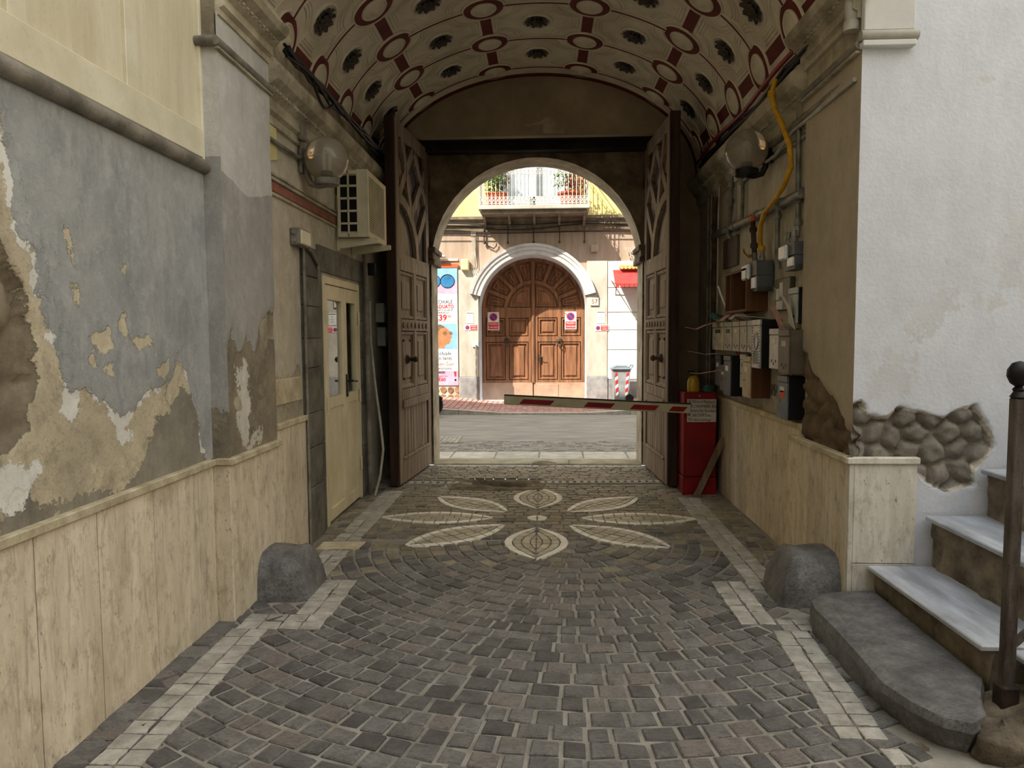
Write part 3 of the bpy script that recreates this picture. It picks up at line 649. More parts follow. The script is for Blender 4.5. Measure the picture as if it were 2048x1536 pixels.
MB().box(1.755, 4.75, 0, 2.4, 8.9, 4.5).build('wall_core', 'vault_dirty', wq)
yy = 4.75; 
for w in (.30, .34, .29, .37, .33, .30, .36): MB().box(1.72, yy + .003, .004, 1.745, yy + w - .003, .915, .003, rnd.random()).build('marble_panel', 'travertine', wq); yy += w
MB().box(1.70, 4.75, .916, 1.745, yy, .955, .004).build('marble_cap', 'travertine_cap', wq)
# holes of missing plaster above the dado
m = MB()
for i in range(26):
    t = i / 25; m.box(1.733, 5.55 - .5 * t, 1.12 - .05 * t + .03 * math.sin(i * 1.7), 1.742, 5.52 - .5 * t + .01, 1.16 - .04 * t + .03 * math.sin(i * 2.3), .003)
o = m.build('broken_plaster', 'rubble', wq); o['kind'] = 'stuff'

# white wall facing the courtyard, with the patch of bare rubble
rubP = [(1.66, .80), (1.66, 1.16), (1.73, 1.19), (1.77, 1.12), (1.82, 1.09), (1.88, 1.10), (1.93, 1.15), (2.0, 1.14), (2.08, 1.12), (2.18, 1.10), (2.27, 1.15), (2.34, 1.16), (2.40, 1.08), (2.44, 1.00), (2.45, .93), (2.40, .86), (2.35, .80), (2.36, .72), (2.2, .68), (2.1, .73), (2.03, .80)]
rub = lambda U, V: sdpoly(U, V, rubP)
def disp_w(U, V):
    s = rub(U, V) + .012 * vnoise(U, V, 20, 4); inn = smooth01(-s, -.004, .014); r = np.random.RandomState(5)
    pts = [(1.62 + .13 * (i % 8) + .06 * ((i // 8) % 2) + r.uniform(-.035, .035), .66 + .115 * (i // 8) + r.uniform(-.03, .03)) for i in range(48)]
    f1, f2 = cells(U, V, pts)
    return inn * (-.05 + .04 * smooth01(f2 - f1 + .012 * vnoise(U, V, 24, 8), 0, .05) - .5 * f1 ** 2 + .014 * vnoise(U, V, 26, 6, 4)) + (1 - inn) * .002 * vnoise(U, V, 3, 2)
rimP = [[(1.73, 1.14), (1.72, 1.24), (1.80, 1.16), (1.93, 1.19), (2.0, 1.15), (1.9, 1.08)], [(2.3, 1.18), (2.42, 1.12), (2.5, .9), (2.4, .84)]]
stP = [[(1.72, 1.14), (2.02, 1.2), (2.04, 1.36), (1.95, 1.42), (1.72, 1.42)], [(2.0, 1.85), (2.5, 2.1), (2.9, 2.0), (2.5, 1.7), (2.1, 1.6)], [(2.05, 2.75), (2.3, 2.85), (2.35, 2.7)]]
ww = gridwall('wall_courtyard_right', lin(1.69, 2.6, .014) + [2.8, 3.2, 4, 6.5], [0, .2, .4, .55] + lin(.62, 1.24, .014) + lin(1.28, 9.4, .4), lambda U, V, D: (U, 3.95 - D, V), 'white_plaster',
              dict(paint=lambda U, V: -rub(U, V), rim=lambda U, V: np.abs(rub(U, V)) - .010 + .016 * vnoise(U, V, 6, 31), stain=uni(stP)), disp_w)
struct(ww)
MB().box(1.80, 4.06, 0, 6.5, 4.3, 9.4).build('wall_core', 'fac_grey', ww)
MB().box(1.675, 3.905, 3.055, 1.95, 3.96, 3.085, .004).build('capital_fillet', 'fac_white', ww)
MB().tube([(1.67, 3.93, 3.115), (1.965, 3.93, 3.115)], .027, 10).build('capital_roll', 'fac_grey', ww)
MB().box(1.685, 3.92, 3.14, 1.945, 3.96, 3.42, .004).build('capital_block', 'fac_white', ww)

# ------------------------------------------------------------------ vault
XC, AE, ZS, BE = -.055, 1.765, 3.30, 1.145
aU = .266
def vp(t, y, d=0.):
    """point on the vault at parameter t, d metres inwards"""
    nx, nz = -math.sin(t) / AE, -math.cos(t) / BE; L = math.hypot(nx, nz)
    return Vector((XC + AE * math.sin(t) + nx / L * d, y, ZS + BE * math.cos(t) + nz / L * d))
def vframe(t, y, d=0.):
    ex = Vector((math.cos(t) * AE, 0, -math.sin(t) * BE)).normalized(); ey = Vector((0, 1, 0)); nz = ex.cross(ey)
    p = vp(t, y, d); inward = Vector((-math.sin(t) / AE, 0, -math.cos(t) / BE)).normalized()
    if nz.dot(inward) < 0: ex = -ex; nz = ex.cross(ey)
    return Matrix((( ex.x, ey.x, nz.x, p.x), (ex.y, ey.y, nz.y, p.y), (ex.z, ey.z, nz.z, p.z), (0, 0, 0, 1)))
m = MB(); NTh = 64; vyy = [3.72, 8.1]
v = [vp(-PI / 2 + PI * i / NTh, yv) for yv in vyy for i in range(NTh + 1)]
m.add(v, [(i, i + 1, NTh + 2 + i, NTh + 1 + i) for i in range(NTh)], smooth=True)
ceil = struct(m.build('ceiling', 'vault', recalc=False))
arc_l = [0]; tt = np.linspace(-PI / 2, PI / 2, 400); px_ = AE * np.sin(tt); pz_ = BE * np.cos(tt)
SL = np.concatenate([[0], np.cumsum(np.hypot(np.diff(px_), np.diff(pz_)))])
s_of = lambda t: float(np.interp(t, tt, SL)); t_of = lambda s: float(np.interp(s, SL, tt))
RY = [7.845 - .735 * i for i in range(6)]           # ring rows
RR = .175
# mouldings of each coffer
def coffer_outline(hs, hy, rn, n=7):
    P = []
    for sx, sy, a0 in ((1, 1, -PI / 2), (-1, 1, 0), (-1, -1, PI / 2), (1, -1, PI)):
        # concave quarter circle round the ring at the corner
        st = {(1, 1): (-PI / 2, -PI), (-1, 1): (0, -PI / 2), (-1, -1): (PI / 2, 0), (1, -1): (PI, PI / 2)}[(sx, sy)]
        P += [(sx * hs + rn * math.cos(st[0] + (st[1] - st[0]) * k / n), sy * hy + rn * math.sin(st[0] + (st[1] - st[0]) * k / n)) for k in range(n + 1)]
    return P
def densify(P, st=.06):
    Q = []
    for i in range(len(P)):
        a, b = P[i], P[(i + 1) % len(P)]; n = max(1, int(math.hypot(b[0] - a[0], b[1] - a[1]) / st))
        Q += [(a[0] + (b[0] - a[0]) * k / n, a[1] + (b[1] - a[1]) * k / n) for k in range(n)]
    return Q
for row in range(5):
    yc = (RY[row] + RY[row + 1]) / 2
    for k in (-4, -2, 0, 2, 4):
        t0, t1 = (k - 1) * aU, (k + 1) * aU; s0, s1 = s_of(t0), s_of(t1); sc = (s0 + s1) / 2; hs = (s1 - s0) / 2; hy = .3675
        m = MB()
        for ins, hgt in ((.075, .010), (.105, .008), (.13, .006)):
            O = densify(coffer_outline(hs - ins, hy - ins * .55, RR + .035 - .012)); n = len(O)
            v = []
            for s_, y_ in O:
                for w_, h_ in ((1.0, .001), (.985, hgt), (.965, .001)):
                    v.append(vp(t_of(sc + s_ * w_), yc + y_ * w_, h_))
            f = []
            for i in range(n):
                j = (i + 1) % n; f += [(3 * i, 3 * j, 3 * j + 1, 3 * i + 1), (3 * i + 1, 3 * j + 1, 3 * j + 2, 3 * i + 2)]
            m.add(v, f)
        m.build('coffer_moulding', 'vault', ceil, recalc=False)
# rosettes, one in every coffer
m = MB(); m.lathe([(.145, -.004), (.145, .012), (.128, .016), (.122, .004)], seg=28)
ros_rim = m.mesh('rosette_rim', 'vault')
m = MB(); m.lathe([(.122, -.004), (.122, .002), (.05, .006), (.03, .03), (.012, .038)], seg=24)
for i in range(10):
    a = 2 * PI * i / 10
    for rr, ww_, hh in ((.112, .026, .028), (.07, .017, .036)):
        aa = a + (0 if rr > .1 else PI / 10); ca, sa = math.cos(aa), math.sin(aa); q = lambda r_, w_, h_: (ca * r_ - sa * w_, sa * r_ + ca * w_, h_)
        m.add([q(.018, 0, .008), q(rr * .7, ww_, .01), q(rr * .7, 0, hh * .5), q(rr * .7, -ww_, .01), q(rr, 0, hh), q(rr * .95, ww_ * .8, hh * .5), q(rr * .95, -ww_ * .8, hh * .5)],
              [(0, 2, 1), (0, 3, 2), (1, 2, 4, 5), (3, 6, 4, 2)])
ros_core = m.mesh('rosette', 'rosette_dark', recalc=False)
for row in range(5):
    for k in (-4, -2, 0, 2, 4):
        M = vframe(k * aU, (RY[row] + RY[row + 1]) / 2, .001)
        o = place(ros_core, 'rosette', M, ceil); r_ = place(ros_rim, 'rosette_rim', Matrix.Identity(4), o)
# rings with their bosses, red bars and fine ribs
m = MB(); sg = 32
prof = [(RR + .03, -.01), (RR + .03, .012), (RR + .008, .02), (RR, .012), (RR - .072, .012), (RR - .074, .0)]
ring_rim = MB().lathe([(RR + .022, -.02), (RR + .022, .014), (RR + .010, .020), (RR + .0, .010), (RR + .0, -.02)], seg=32).mesh('ring_rim', 'vault')
ring_me = MB().lathe([(RR + .002, -.02), (RR + .002, .012), (.108, .014), (.108, -.02)], seg=32).mesh('ring_medallion', 'oxblood')
boss_me = MB().lathe([(.116, -.02), (.116, .022), (.104, .03), (.096, .022), (.06, .028), (.035, .036), (.02, .055), (.005, .06)], seg=28).mesh('boss', 'vault')
for y_ in RY:
    for k in (-5, -3, -1, 1, 3, 5):
        o = place(ring_me, 'ring_medallion', vframe(k * aU, y_, .004), ceil); place(boss_me, 'boss', Matrix.Identity(4), o); place(ring_rim, 'ring_rim', Matrix.Identity(4), o)
def vstrip(mm, t0, t1, y0, y1, d, n):
    """thin raised strip on the vault"""
    v = []
    for i in range(n + 1):
        t = t0 + (t1 - t0) * i / n
        v += [vp(t, y0, -.002), vp(t, y0, d), vp(t, y1, d), vp(t, y1, -.002)]
    f = []
    for i in range(n):
        a = 4 * i; f += [(a + q, a + q + 1, a + q + 5, a + q + 4) for q in range(3)]
    f += [(0, 1, 2, 3), (4 * n, 4 * n + 3, 4 * n + 2, 4 * n + 1)]
    mm.add(v, f, smooth=False)
for i in range(5):
    for k in (-5, -3, -1, 1, 3, 5):
        t = k * aU; dt = .05 / math.hypot(AE * math.cos(t), BE * math.sin(t))
        m = MB(); vstrip(m, t - dt, t + dt, RY[i + 1] + RR - .02, RY[i] - RR + .02, .008, 2); m.build('red_bar', 'oxblood', ceil)
for y_ in RY:
    for k in (-4, -2, 0, 2, 4):
        dt = RR / math.hypot(AE * math.cos(k * aU), BE * math.sin(k * aU))
        m = MB(); vstrip(m, (k - 1) * aU + dt, (k + 1) * aU - dt, y_ - .03, y_ + .03, .012, 10); m.build('rib', 'vault', ceil)
        m = MB(); vstrip(m, (k - 1) * aU + dt, (k + 1) * aU - dt, y_ - .008, y_ + .008, .016, 10); m.build('rib_line', 'oxblood', ceil)
m = MB(); vstrip(m, -PI / 2, PI / 2, 7.87, 7.97, .03, 48); m.build('end_fascia', 'vault', ceil)
m = MB(); vstrip(m, -PI / 2, PI / 2, 7.97, 8.10, .02, 48); m.build('end_band', 'oxblood', ceil)
# mass of the building over the vault
o = struct(MB().box(-20, 4.2, 4.52, 20, 8.9, 9.8).build('wall_upper_mass', 'fac_grey'))
def arch_wall(mm, y0, y1, x0, x1, z0, z1, xc, rx, rz, zs, n=32):
    """wall with an arched opening (elliptic head); returns nothing, adds to mm"""
    P = [(xc - rx, z0)] + [(xc - rx * math.cos(PI * i / n), zs + rz * math.sin(PI * i / n)) for i in range(n + 1)] + [(xc + rx, z0)]
    for y_, flip in ((y0, 0), (y1, 1)):
        v = []; f = []
        for x, z in P: v += [(x, y_, z)]
        T = [(x0, y_, z0)] + [(min(max(x, x0), x1), y_, z1) for x, z in P[1:-1]] + [(x1, y_, z0)]
        N = len(P); v += T
        for i in range(1, N - 2): f.append((i, i + 1, N + i + 1, N + i))
        f += [(0, 1, N + 1, 2 * N + 0, N), (N - 2, N - 1, 2 * N - 1, 2 * N + 1, 2 * N - 2)]; v += [(x0, y_, z1), (x1, y_, z1)]
        mm.add(v, f)
    mm.box(x0 - .001, y0, z0, x0, y1, z1); mm.box(x1, y0, z0, x1 + .001, y1, z1); mm.box(x0, y0, z1, x1, y1, z1 + .001)
    return P
m = MB(); arch_wall(m, 3.97, 4.2, -2.4, 1.75, 3.3, 9.3, XC, AE, BE, 3.3)
struct(m.build('wall_courtyard_front', 'fac_white', recalc=False))

# cornices along both walls
prof = [(0, 2.90), (.02, 2.92), (.02, 2.97), (.045, 2.99), (.045, 3.06), (.075, 3.085), (.075, 3.11), (.13, 3.15), (.15, 3.20), (.15, 3.23), (.11, 3.245), (.11, 3.27), (0, 3.30)]
def cornice(name, sgn, xw, segs):
    pz = lambda dx, z: z if dx == 0 else 3.215 + (z - 2.9) * .66
    root = None
    for dx, a, b in segs:
        P = [(xw + sgn * (dx + (u if u > 0 else -dx - .02)), pz(dx, z)) for u, z in prof]
        o = MB().prism(P, a, b, 'Y').build(name if root is None else 'cornice_length', 'cornice', root)
        if root is None: root = struct(o)
        m = MB(); y = a + .03
        while y < b - .03:
            m.box(xw + sgn * (dx + .07), y, pz(dx, 3.088), xw + sgn * (dx + .092), y + .03, pz(dx, 3.112), .003); y += .055
        q = m.build('bead_row', 'cornice', root); q['kind'] = 'stuff'
    return root
c1 = cornice('trim_cornice_left', 1, -1.76, [(0., 4.42, 8.08), (.06, 3.74, 4.42)])
c2 = cornice('trim_cornice_right', -1, 1.74, [(0., 4.75, 8.08), (.05, 3.97, 4.75)])
for sg, xw, a, b, rt in ((1, -1.70, 3.70, 4.44, c1), (-1, 1.69, 3.96, 4.77, c2)):
    MB().box(xw, a, 3.04, xw + sg * .03, b, 3.055, .003).build('impost_fillet', 'cornice', rt)
    MB().tube([(xw + sg * .012, a - .01, 3.08), (xw + sg * .012, b + .01, 3.08)], .026, 10).build('impost_roll', 'pipe_grey', rt)
MB().tube([(-1.80, 3.70, 3.08), (-1.69, 3.70, 3.08)], .026, 10).build('impost_roll', 'pipe_grey', c1)

# ------------------------------------------------------------------ gate wall
m = MB(); m.box(-1.9, 8.1, 0, -1.47, 8.45, 4.6).box(1.37, 8.1, 0, 1.9, 8.45, 4.6).box(-1.47, 8.1, 3.78, 1.37, 8.45, 4.6)
wg = struct(m.build('wall_gate', 'tympanum'))
m = MB(); P = arch_wall(m, 8.46, 8.92, -2.4, 2.4, 0, 4.6, -.085, 1.245, 1.245, 2.385)
m.build('arch_masonry', 'gate_stone', wg, recalc=False)
m = MB(); v = []
for x, z in P: v += [(x, 8.455, z), (x, 8.93, z)]
m.add(v, [(2 * i, 2 * i + 1, 2 * i + 3, 2 * i + 2) for i in range(len(P) - 1)], smooth=True); m.build('arch_intrados', 'gate_intrados', wg, recalc=False)
MB().box(-1.46, 8.28, 3.67, 1.36, 8.45, 3.80, .01).build('lintel_beam', 'beam_black', wg)
MB().box(-1.46, 8.2, 3.775, 1.36, 8.45, 3.81, .006).build('lintel_cap', 'beam_black', wg)
for sx, x in ((1, -1.33), (-1, 1.16)):
    for i, (a, b, d) in enumerate(((2.40, 2.46, .10), (2.46, 2.54, .07), (2.54, 2.60, .12))):
        MB().box(x - sx * .12, 8.36, a, x + sx * d * .5, 8.95, b, .008).build('impost_course', 'gate_stone', wg)
# cracked plaster patch over the lintel
m = MB(); m.prism([(-.28, 3.80), (-.27, 3.84), (-.2, 3.90), (-.14, 3.91), (-.03, 3.93), (.02, 3.97), (.10, 3.975), (.16, 3.93), (.22, 3.86), (.24, 3.80), (-.0, 3.80), (-.0, 3.90), (-.14, 3.885), (-.2, 3.875), (-.255, 3.83), (-.265, 3.80)], 8.093, 8.1, 'Y')
m.build('cracked_plaster', 'gate_intrados', wg)
for x in (-2.0, 1.95):   # street front of the near building, beyond the arch
    MB().box(x - 18 if x < 0 else x, 8.9, 0, x if x < 0 else x + 18, 8.95, 9.8).build('street_front', 'fac_grey', wg)
# ------------------------------------------------------------------ street
m = MB(); m.add([(-40, 8.9, -.012), (40, 8.9, -.012), (40, 14.1, -.012), (-40, 14.1, -.012)], [(0, 1, 2, 3)])
road = struct(m.build('road', 'asphalt', recalc=False))
thr = struct(MB().box(-1.34, 8.44, -.05, 1.17, 8.95, -.01).build('threshold', 'dark_void'))
for x0, x1 in ((-1.33, .30), (.305, 1.16)): MB().box(x0, 8.47, -.03, x1, 8.84, .012 + rnd.uniform(-.002, .003), .006, rnd.random()).build('threshold_slab', 'threshold', thr)
m = MB(); m.lathe([(.19, 0), (.17, .02), (.12, .032), (.04, .036)], (0, 8.49, -.01), 'Z', 16); m.build('concrete_patch', 'earth', thr)
for i in range(8):
    x0 = -2.35 + i * .57
    MB().slab([(x0 + .004, 8.86), (x0 + .566, 8.86), (x0 + .585 - .02, 9.46), (x0 + .024, 9.46)], -.03, -.004, .004, rnd.random()).build('paving_slab', 'pave_slab', road)
m = MB(); y = 9.48
while y < 10.4:
    x = -4 - rnd.random() * .1
    while x < 4:
        w = rnd.uniform(.09, .16); m.slab([(x + .006, y + .006), (x + w - .006, y + .006), (x + w - .006, y + .094), (x + .006, y + .094)], -.03, -.008 + rnd.uniform(-.006, .004), .008, rnd.random()); x += w
    y += .1
o = m.build('street_setts', 'setts', road); o['kind'] = 'stuff'
t = thing('manhole_cover', 'square iron manhole cover with raised grid in the street', 'manhole', (-1.5, 10.6, -.01))
MB().box(-1.98, 10.25, -.01, -1.27, 10.95, .0, .003).build('frame', 'iron_plate', t)
m = MB()
for i in range(9):
    for j in range(9): m.box(-1.93 + i * .07, 10.3 + j * .07, 0, -1.88 + i * .07, 10.35 + j * .07, .008, .003)
o = m.build('raised_studs', 'iron_plate', t); o['kind'] = 'stuff'
# pavement opposite: dropped in front of the portal, higher at both ends
def zk(x): return .02 + .11 * float(smooth01(np.array(-x), .9, 2.4)) + .09 * float(smooth01(np.array(x), .9, 2.4))
m = MB(); xs = lin(-12, 12, .3); v = []
for x in xs: v += [(x, 14.02, -.1), (x, 14.02, zk(x) - .006), (x, 16.3, zk(x) + .03)]
m.add(v, [(3 * i + q, 3 * i + 3 + q, 3 * i + 4 + q, 3 * i + 1 + q) for i in range(len(xs) - 1) for q in (0, 1)])
pav = struct(m.build('pavement', 'mortar', recalc=False))
m = MB()
for i in range(-33, 30):
    for j in range(20):
        x = i * .115 + .0; yb = 14.2 + j * .1; z = zk(x) + .036 * (yb - 14.02) / 2.28
        if yb < 16.15: m.box(x + .004, yb + .004, z - .02, x + .111, yb + .096, z + .004 + rnd.uniform(-.002, .002), .003, rnd.random())
o = m.build('paving_bricks', 'red_brick', pav); o['kind'] = 'stuff'
for i in range(-5, 5):
    x0, x1 = i * .85, (i + 1) * .85; m = MB()
    m.add([(x0 + .004, 14.0, -.1), (x1 - .004, 14.0, -.1), (x1 - .004, 14.0, zk(x1) + .006), (x0 + .004, 14.0, zk(x0) + .006), (x0 + .004, 14.19, -.1), (x1 - .004, 14.19, -.1), (x1 - .004, 14.19, zk(x1) + .006), (x0 + .004, 14.19, zk(x0) + .006)],
          [(0, 1, 2, 3), (5, 4, 7, 6), (3, 2, 6, 7), (0, 3, 7, 4), (1, 5, 6, 2)], rnd.random()); m.build('kerb_stone', 'kerb', pav)

# ------------------------------------------------------------------ building across the street
FY = 16.2; PX, PR, PZ = -.25, 1.22, 2.16
bl = thing('street_building', 'sunlit street house with arched portal and ironwork balcony', 'building', (PX, FY, 0))
m = MB(); P = arch_wall(m, FY, 17.6, -8, 8, -.1, 4.02, PX, PR, PR, PZ); m.build('lower_wall', 'fac_brown', bl, recalc=False)
m = MB(); v = []
for x, z in P: v += [(x, FY - .005, z), (x, 17.0, z)]
m.add(v, [(2 * i, 2 * i + 1, 2 * i + 3, 2 * i + 2) for i in range(len(P) - 1)], smooth=True); m.build('portal_reveal', 'fac_arch', bl, recalc=False)
MB().box(-8, FY + .03, 4.0, -.98, 17.6, 9).box(.52, FY + .03, 4.0, 8, 17.6, 9).box(-.98, FY + .03, 6.7, .52, 17.6, 9).box(-.98, FY + .6, 4.0, .52, 17.6, 6.7).build('upper_wall', 'fac_yellow', bl)
prf = [(0, 3.88), (-.05, 3.90), (-.05, 4.0), (-.10, 4.04), (-.10, 4.10), (-.16, 4.16), (-.16, 4.22), (0, 4.26)]
MB().prism([(FY + p[0] + (.06 if p[0] == 0 else 0), p[1]) for p in prf], -8, 8, 'X').build('string_course', 'fac_cornice', bl)
# pale pilasters each side of the portal, archivolt and rusticated panels
for x0, x1 in ((-1.93, -1.475), (.975, 1.44)):
    MB().box(x0, FY - .045, .62, x1, FY + .02, 3.22 if x0 > 0 else 3.05, .008).build('portal_pier', 'fac_grey', bl)
    MB().box(x0 - .01, FY - .06, .0, x1 + .01, FY + .02, .62, .01).build('pier_base', 'fac_dirty', bl)
m = MB(); n = 40
for ra, rb, pr in ((PR + .0, PR + .10, .08), (PR + .10, PR + .18, .11), (PR + .18, PR + .24, .14)):
    v = []
    for i in range(n + 1):
        a = math.radians(14) + (PI - 2 * math.radians(14)) * i / n
        for r_, y_ in ((ra, FY + .01), (ra, FY - pr), (rb, FY - pr - .012), (rb, FY + .01)): v.append((PX + r_ * math.cos(a), y_, PZ + r_ * math.sin(a)))
    f = [(4 * i + q, 4 * i + 4 + q, 4 * i + 5 + q, 4 * i + 1 + q) for i in range(n) for q in range(3)] + [(0, 1, 2, 3), (4 * n, 4 * n + 3, 4 * n + 2, 4 * n + 1)]
    m.add(v, f)
m.build('archivolt', 'fac_arch', bl)
zz = [.0, .55, 1.22, 1.67, 2.07, 2.62, 3.22]
for i in range(6): MB().box(1.45, FY - .035, zz[i] + .006, 3.4, FY + .02, zz[i + 1] - .006, .006).build('wall_panel', 'fac_white' if i > 0 else 'fac_dirty', bl)
MB().box(-3.4, FY - .03, 3.26, -1.94, FY + .02, 3.30).build('shop_ledge', 'fac_white', bl)
# crazy-stone base under the poster
m = MB(); MB().box(-3.4, FY - .03, 0, -1.94, FY + .02, .62).build('shop_base', 'fac_grey', bl)
for i in range(9):
    for j in range(3):
        cx, cz = -3.3 + i * .165, .16 + j * .17; k = 6
        Pq = [(cx + .075 * math.cos(2 * PI * q / k + i) * rnd.uniform(.8, 1.12), cz + .078 * math.sin(2 * PI * q / k + i) * rnd.uniform(.8, 1.12)) for q in range(k)]
        MB().prism(Pq, FY - .05, FY - .028, 'Y', rnd.random()).build('base_stone', 'fac_stone', bl)
# balcony
BX0, BX1, BYF, BZ = -1.40, 1.0, 15.45, 4.30
bal = MB().box(BX0, BYF, BZ - .03, BX1, FY + .05, BZ + .06, .01).build('balcony', 'fac_grey', bl)
MB().box(BX0 + .06, BYF + .06, BZ - .12, BX1 - .06, FY + .05, BZ - .03, .01).build('balcony_underside', 'fac_cornice', bal)
for x in (-1.3, -.75, -.2, .35, .9): MB().prism([(FY + .02, 3.95), (BYF + .15, BZ - .1), (FY + .02, BZ - .1)], x - .025, x + .025, 'X').build('balcony_bracket', 'fac_cornice', bal)
TOP = 5.24
bar = MB().tube([(0, 0, BZ + .06), (0, 0, TOP - .14)], .008, 6)
bar.lathe([(.008, BZ + .16), (.018, BZ + .19), (.008, BZ + .22)], seg=6); bar.lathe([(.008, TOP - .30), (.016, TOP - .27), (.008, TOP - .24)], seg=6)
bar_me = bar.mesh('baluster', 'rail_white'); offb = Vector(OFF[bal.name])
for i in range(28): place(bar_me, 'baluster', Matrix.Translation(Vector((BX0 + .03 + i * (BX1 - BX0 - .06) / 27, BYF + .03, 0)) - offb), bal)
for x in (BX0 + .03, BX1 - .03):
    for j in range(1, 7): place(bar_me, 'baluster', Matrix.Translation(Vector((x, BYF + .03 + j * .1, 0)) - offb), bal)
m = MB()
for z, r_ in ((TOP, .014), (TOP - .15, .008), (TOP - .23, .008), (BZ + .09, .01), (BZ + .23, .008), (BZ + .15, .008)):
    m.tube([(BX0 + .03, FY, z), (BX0 + .03, BYF + .03, z), (BX1 - .03, BYF + .03, z), (BX1 - .03, FY, z)], r_, 6)
for i in range(27):
    xa = BX0 + .03 + i * (BX1 - BX0 - .06) / 27; xb = xa + (BX1 - BX0 - .06) / 27
    for z0, z1 in ((TOP - .15, TOP), (BZ + .09, BZ + .23), (TOP - .23, TOP - .15)):
        m.tube([(xa, BYF + .03, z0), (xb, BYF + .03, z1)], .007, 4); m.tube([(xa, BYF + .03, z1), (xb, BYF + .03, z0)], .007, 4)
o = m.build('railing_scrollwork', 'rail_white', bal); o['kind'] = 'stuff'
# french window behind the balcony
wn = MB().box(-1.02, FY + .02, BZ + .05, -.92, FY + .22, 6.75, .01).box(.46, FY + .02, BZ + .05, .56, FY + .22, 6.75, .01).box(-1.02, FY + .02, 6.65, .56, FY + .22, 6.75, .01).build('french_window', 'fac_white', bl)
for x0 in (-.92, -.23):
    MB().box(x0, FY + .12, BZ + .06, x0 + .07, FY + .17, 6.65, .004).box(x0 + .62, FY + .12, BZ + .06, x0 + .69, FY + .17, 6.65, .004).box(x0, FY + .12, BZ + .06, x0 + .69, FY + .17, BZ + .4, .004).build('sash', 'rail_white', wn)
    MB().box(x0 + .07, FY + .14, BZ + .4, x0 + .62, FY + .146, 6.6).build('window_pane', 'pane', wn)
    m = MB(); v = []
    for i in range(41):
        xx = x0 + .06 + .57 * i / 40; yv = FY + .30 + .025 * math.sin(i * 1.05); v += [(xx, yv, BZ + .1), (xx, yv, 6.6)]
    m.add(v, [(2 * i, 2 * i + 2, 2 * i + 3, 2 * i + 1) for i in range(40)], smooth=True); m.build('curtain', 'curtain', wn, recalc=False)
# iron rods and cables on the front
for x in (-1.33, -.80, -.22, .36, .92): MB().tube([(x, FY - .06, 4.22), (x, FY - .06, 3.66)], .014, 6).lathe([(.02, 3.62), (.026, 3.65), (.02, 3.68)], (x, FY - .06, 0), 'Z', 8).build('iron_rod', 'rusty_iron', bl)
for z, sag in ((4.05, .03), (3.86, .01), (3.98, .06)):
    MB().tube([(-5 + i * .5, FY - .12 - .05 * (z > 4), z - sag * math.sin(i * .9)) for i in range(21)], .012, 5).build('facade_cable', 'cable_black', bl)
m = MB()
for k in range(5): m.tube([(2.0 + .05 * k + .16 * math.cos(a * PI / 8), FY - .08, 3.52 + (.26 - .03 * k) * math.sin(a * PI / 8)) for a in range(8, 17)], .01, 5)
m.build('cable_coil', 'cable_white', bl)
MB().tube([(-1.33, FY - .05, 4.0), (-1.34, FY - .05, 3.7), (-1.25, FY - .05, 3.58), (-1.12, FY - .05, 3.52), (-1.06, FY - .05, 3.58), (-1.05, FY - .05, 3.64)], .014, 6).build('loose_cable', 'cable_black', bl)
m = MB(); 
for k in range(4): m.tube([(-1.62 + .03 * k, FY - .06, 3.9), (-1.6 + .02 * k, FY - .07, 3.5), (-1.63 + .04 * k, FY - .06, 3.1), (-1.58 + .05 * k, FY - .06, 2.95)], .008, 5)
m.build('cable_drop', 'cable_white', bl)
MB().box(1.06, FY - .06, 3.42, 1.22, FY, 3.58, .01).build('meter_hatch', 'fac_brown', bl)
MB().tube([(-1.535, FY - .1, .0), (-1.535, FY - .1, 1.35)], .022, 8).build('downpipe', 'galv', bl)
MB().box(-1.62, FY - .08, 1.30, -1.48, FY - .04, 1.45, .01).build('pier_box', 'fac_white', bl)
tag(MB().box(-1.86, FY - .16, 3.03, -1.68, FY - .02, 3.28, .02).build('junction_box', 'ivory_box'), 'ivory cable box on the street wall above the portal pier', 'junction box')

# portal door
DYY = 16.93
pd = thing('portal_door', 'large arched brown panelled double door across the street', 'door', (PX, DYY, .02))
def board_arc(r0, r1, y0, y1, a0, a1, n, mm):
    v = []
    for i in range(n + 1):
        a = a0 + (a1 - a0) * i / n
        for r_, y_ in ((r0, y1), (r0, y0), (r1, y0), (r1, y1)): v.append((PX + r_ * math.cos(a), y_, 2.2 + (r_ * math.sin(a)) * (PR - .04) / PR))
    f = [(4 * i + q, 4 * i + 4 + q, 4 * i + 4 + (q + 1) % 4, 4 * i + (q + 1) % 4) for i in range(n) for q in range(4)] + [(0, 1, 2, 3), (4 * n, 4 * n + 3, 4 * n + 2, 4 * n + 1)]
    return mm.add(v, f)
m = MB(); m.prism([(PX - PR, .02), (PX + PR, .02)] + [(PX + PR * math.cos(PI * i / 24), PZ + PR * math.sin(PI * i / 24)) for i in range(25)], DYY + .03, DYY + .08, 'Y'); m.build('leaf_board', 'door_wood', pd)
MB().box(PX - PR, DYY - .03, .03, PX - .012, DYY + .04, .44, .006).build('plinth', 'door_plinth', pd); MB().box(PX + .012, DYY - .03, .03, PX + PR, DYY + .04, .44, .006).build('plinth', 'door_plinth', pd)
MB().box(PX + .1, DYY - .045, .1, PX + .6, DYY - .02, .40, .01).build('wicket_plinth', 'door_plinth', pd)
MB().tube([(PX, DYY - .02, .44), (PX, DYY - .02, 3.3)], .045, 8).build('centre_stile', 'door_wood', pd)
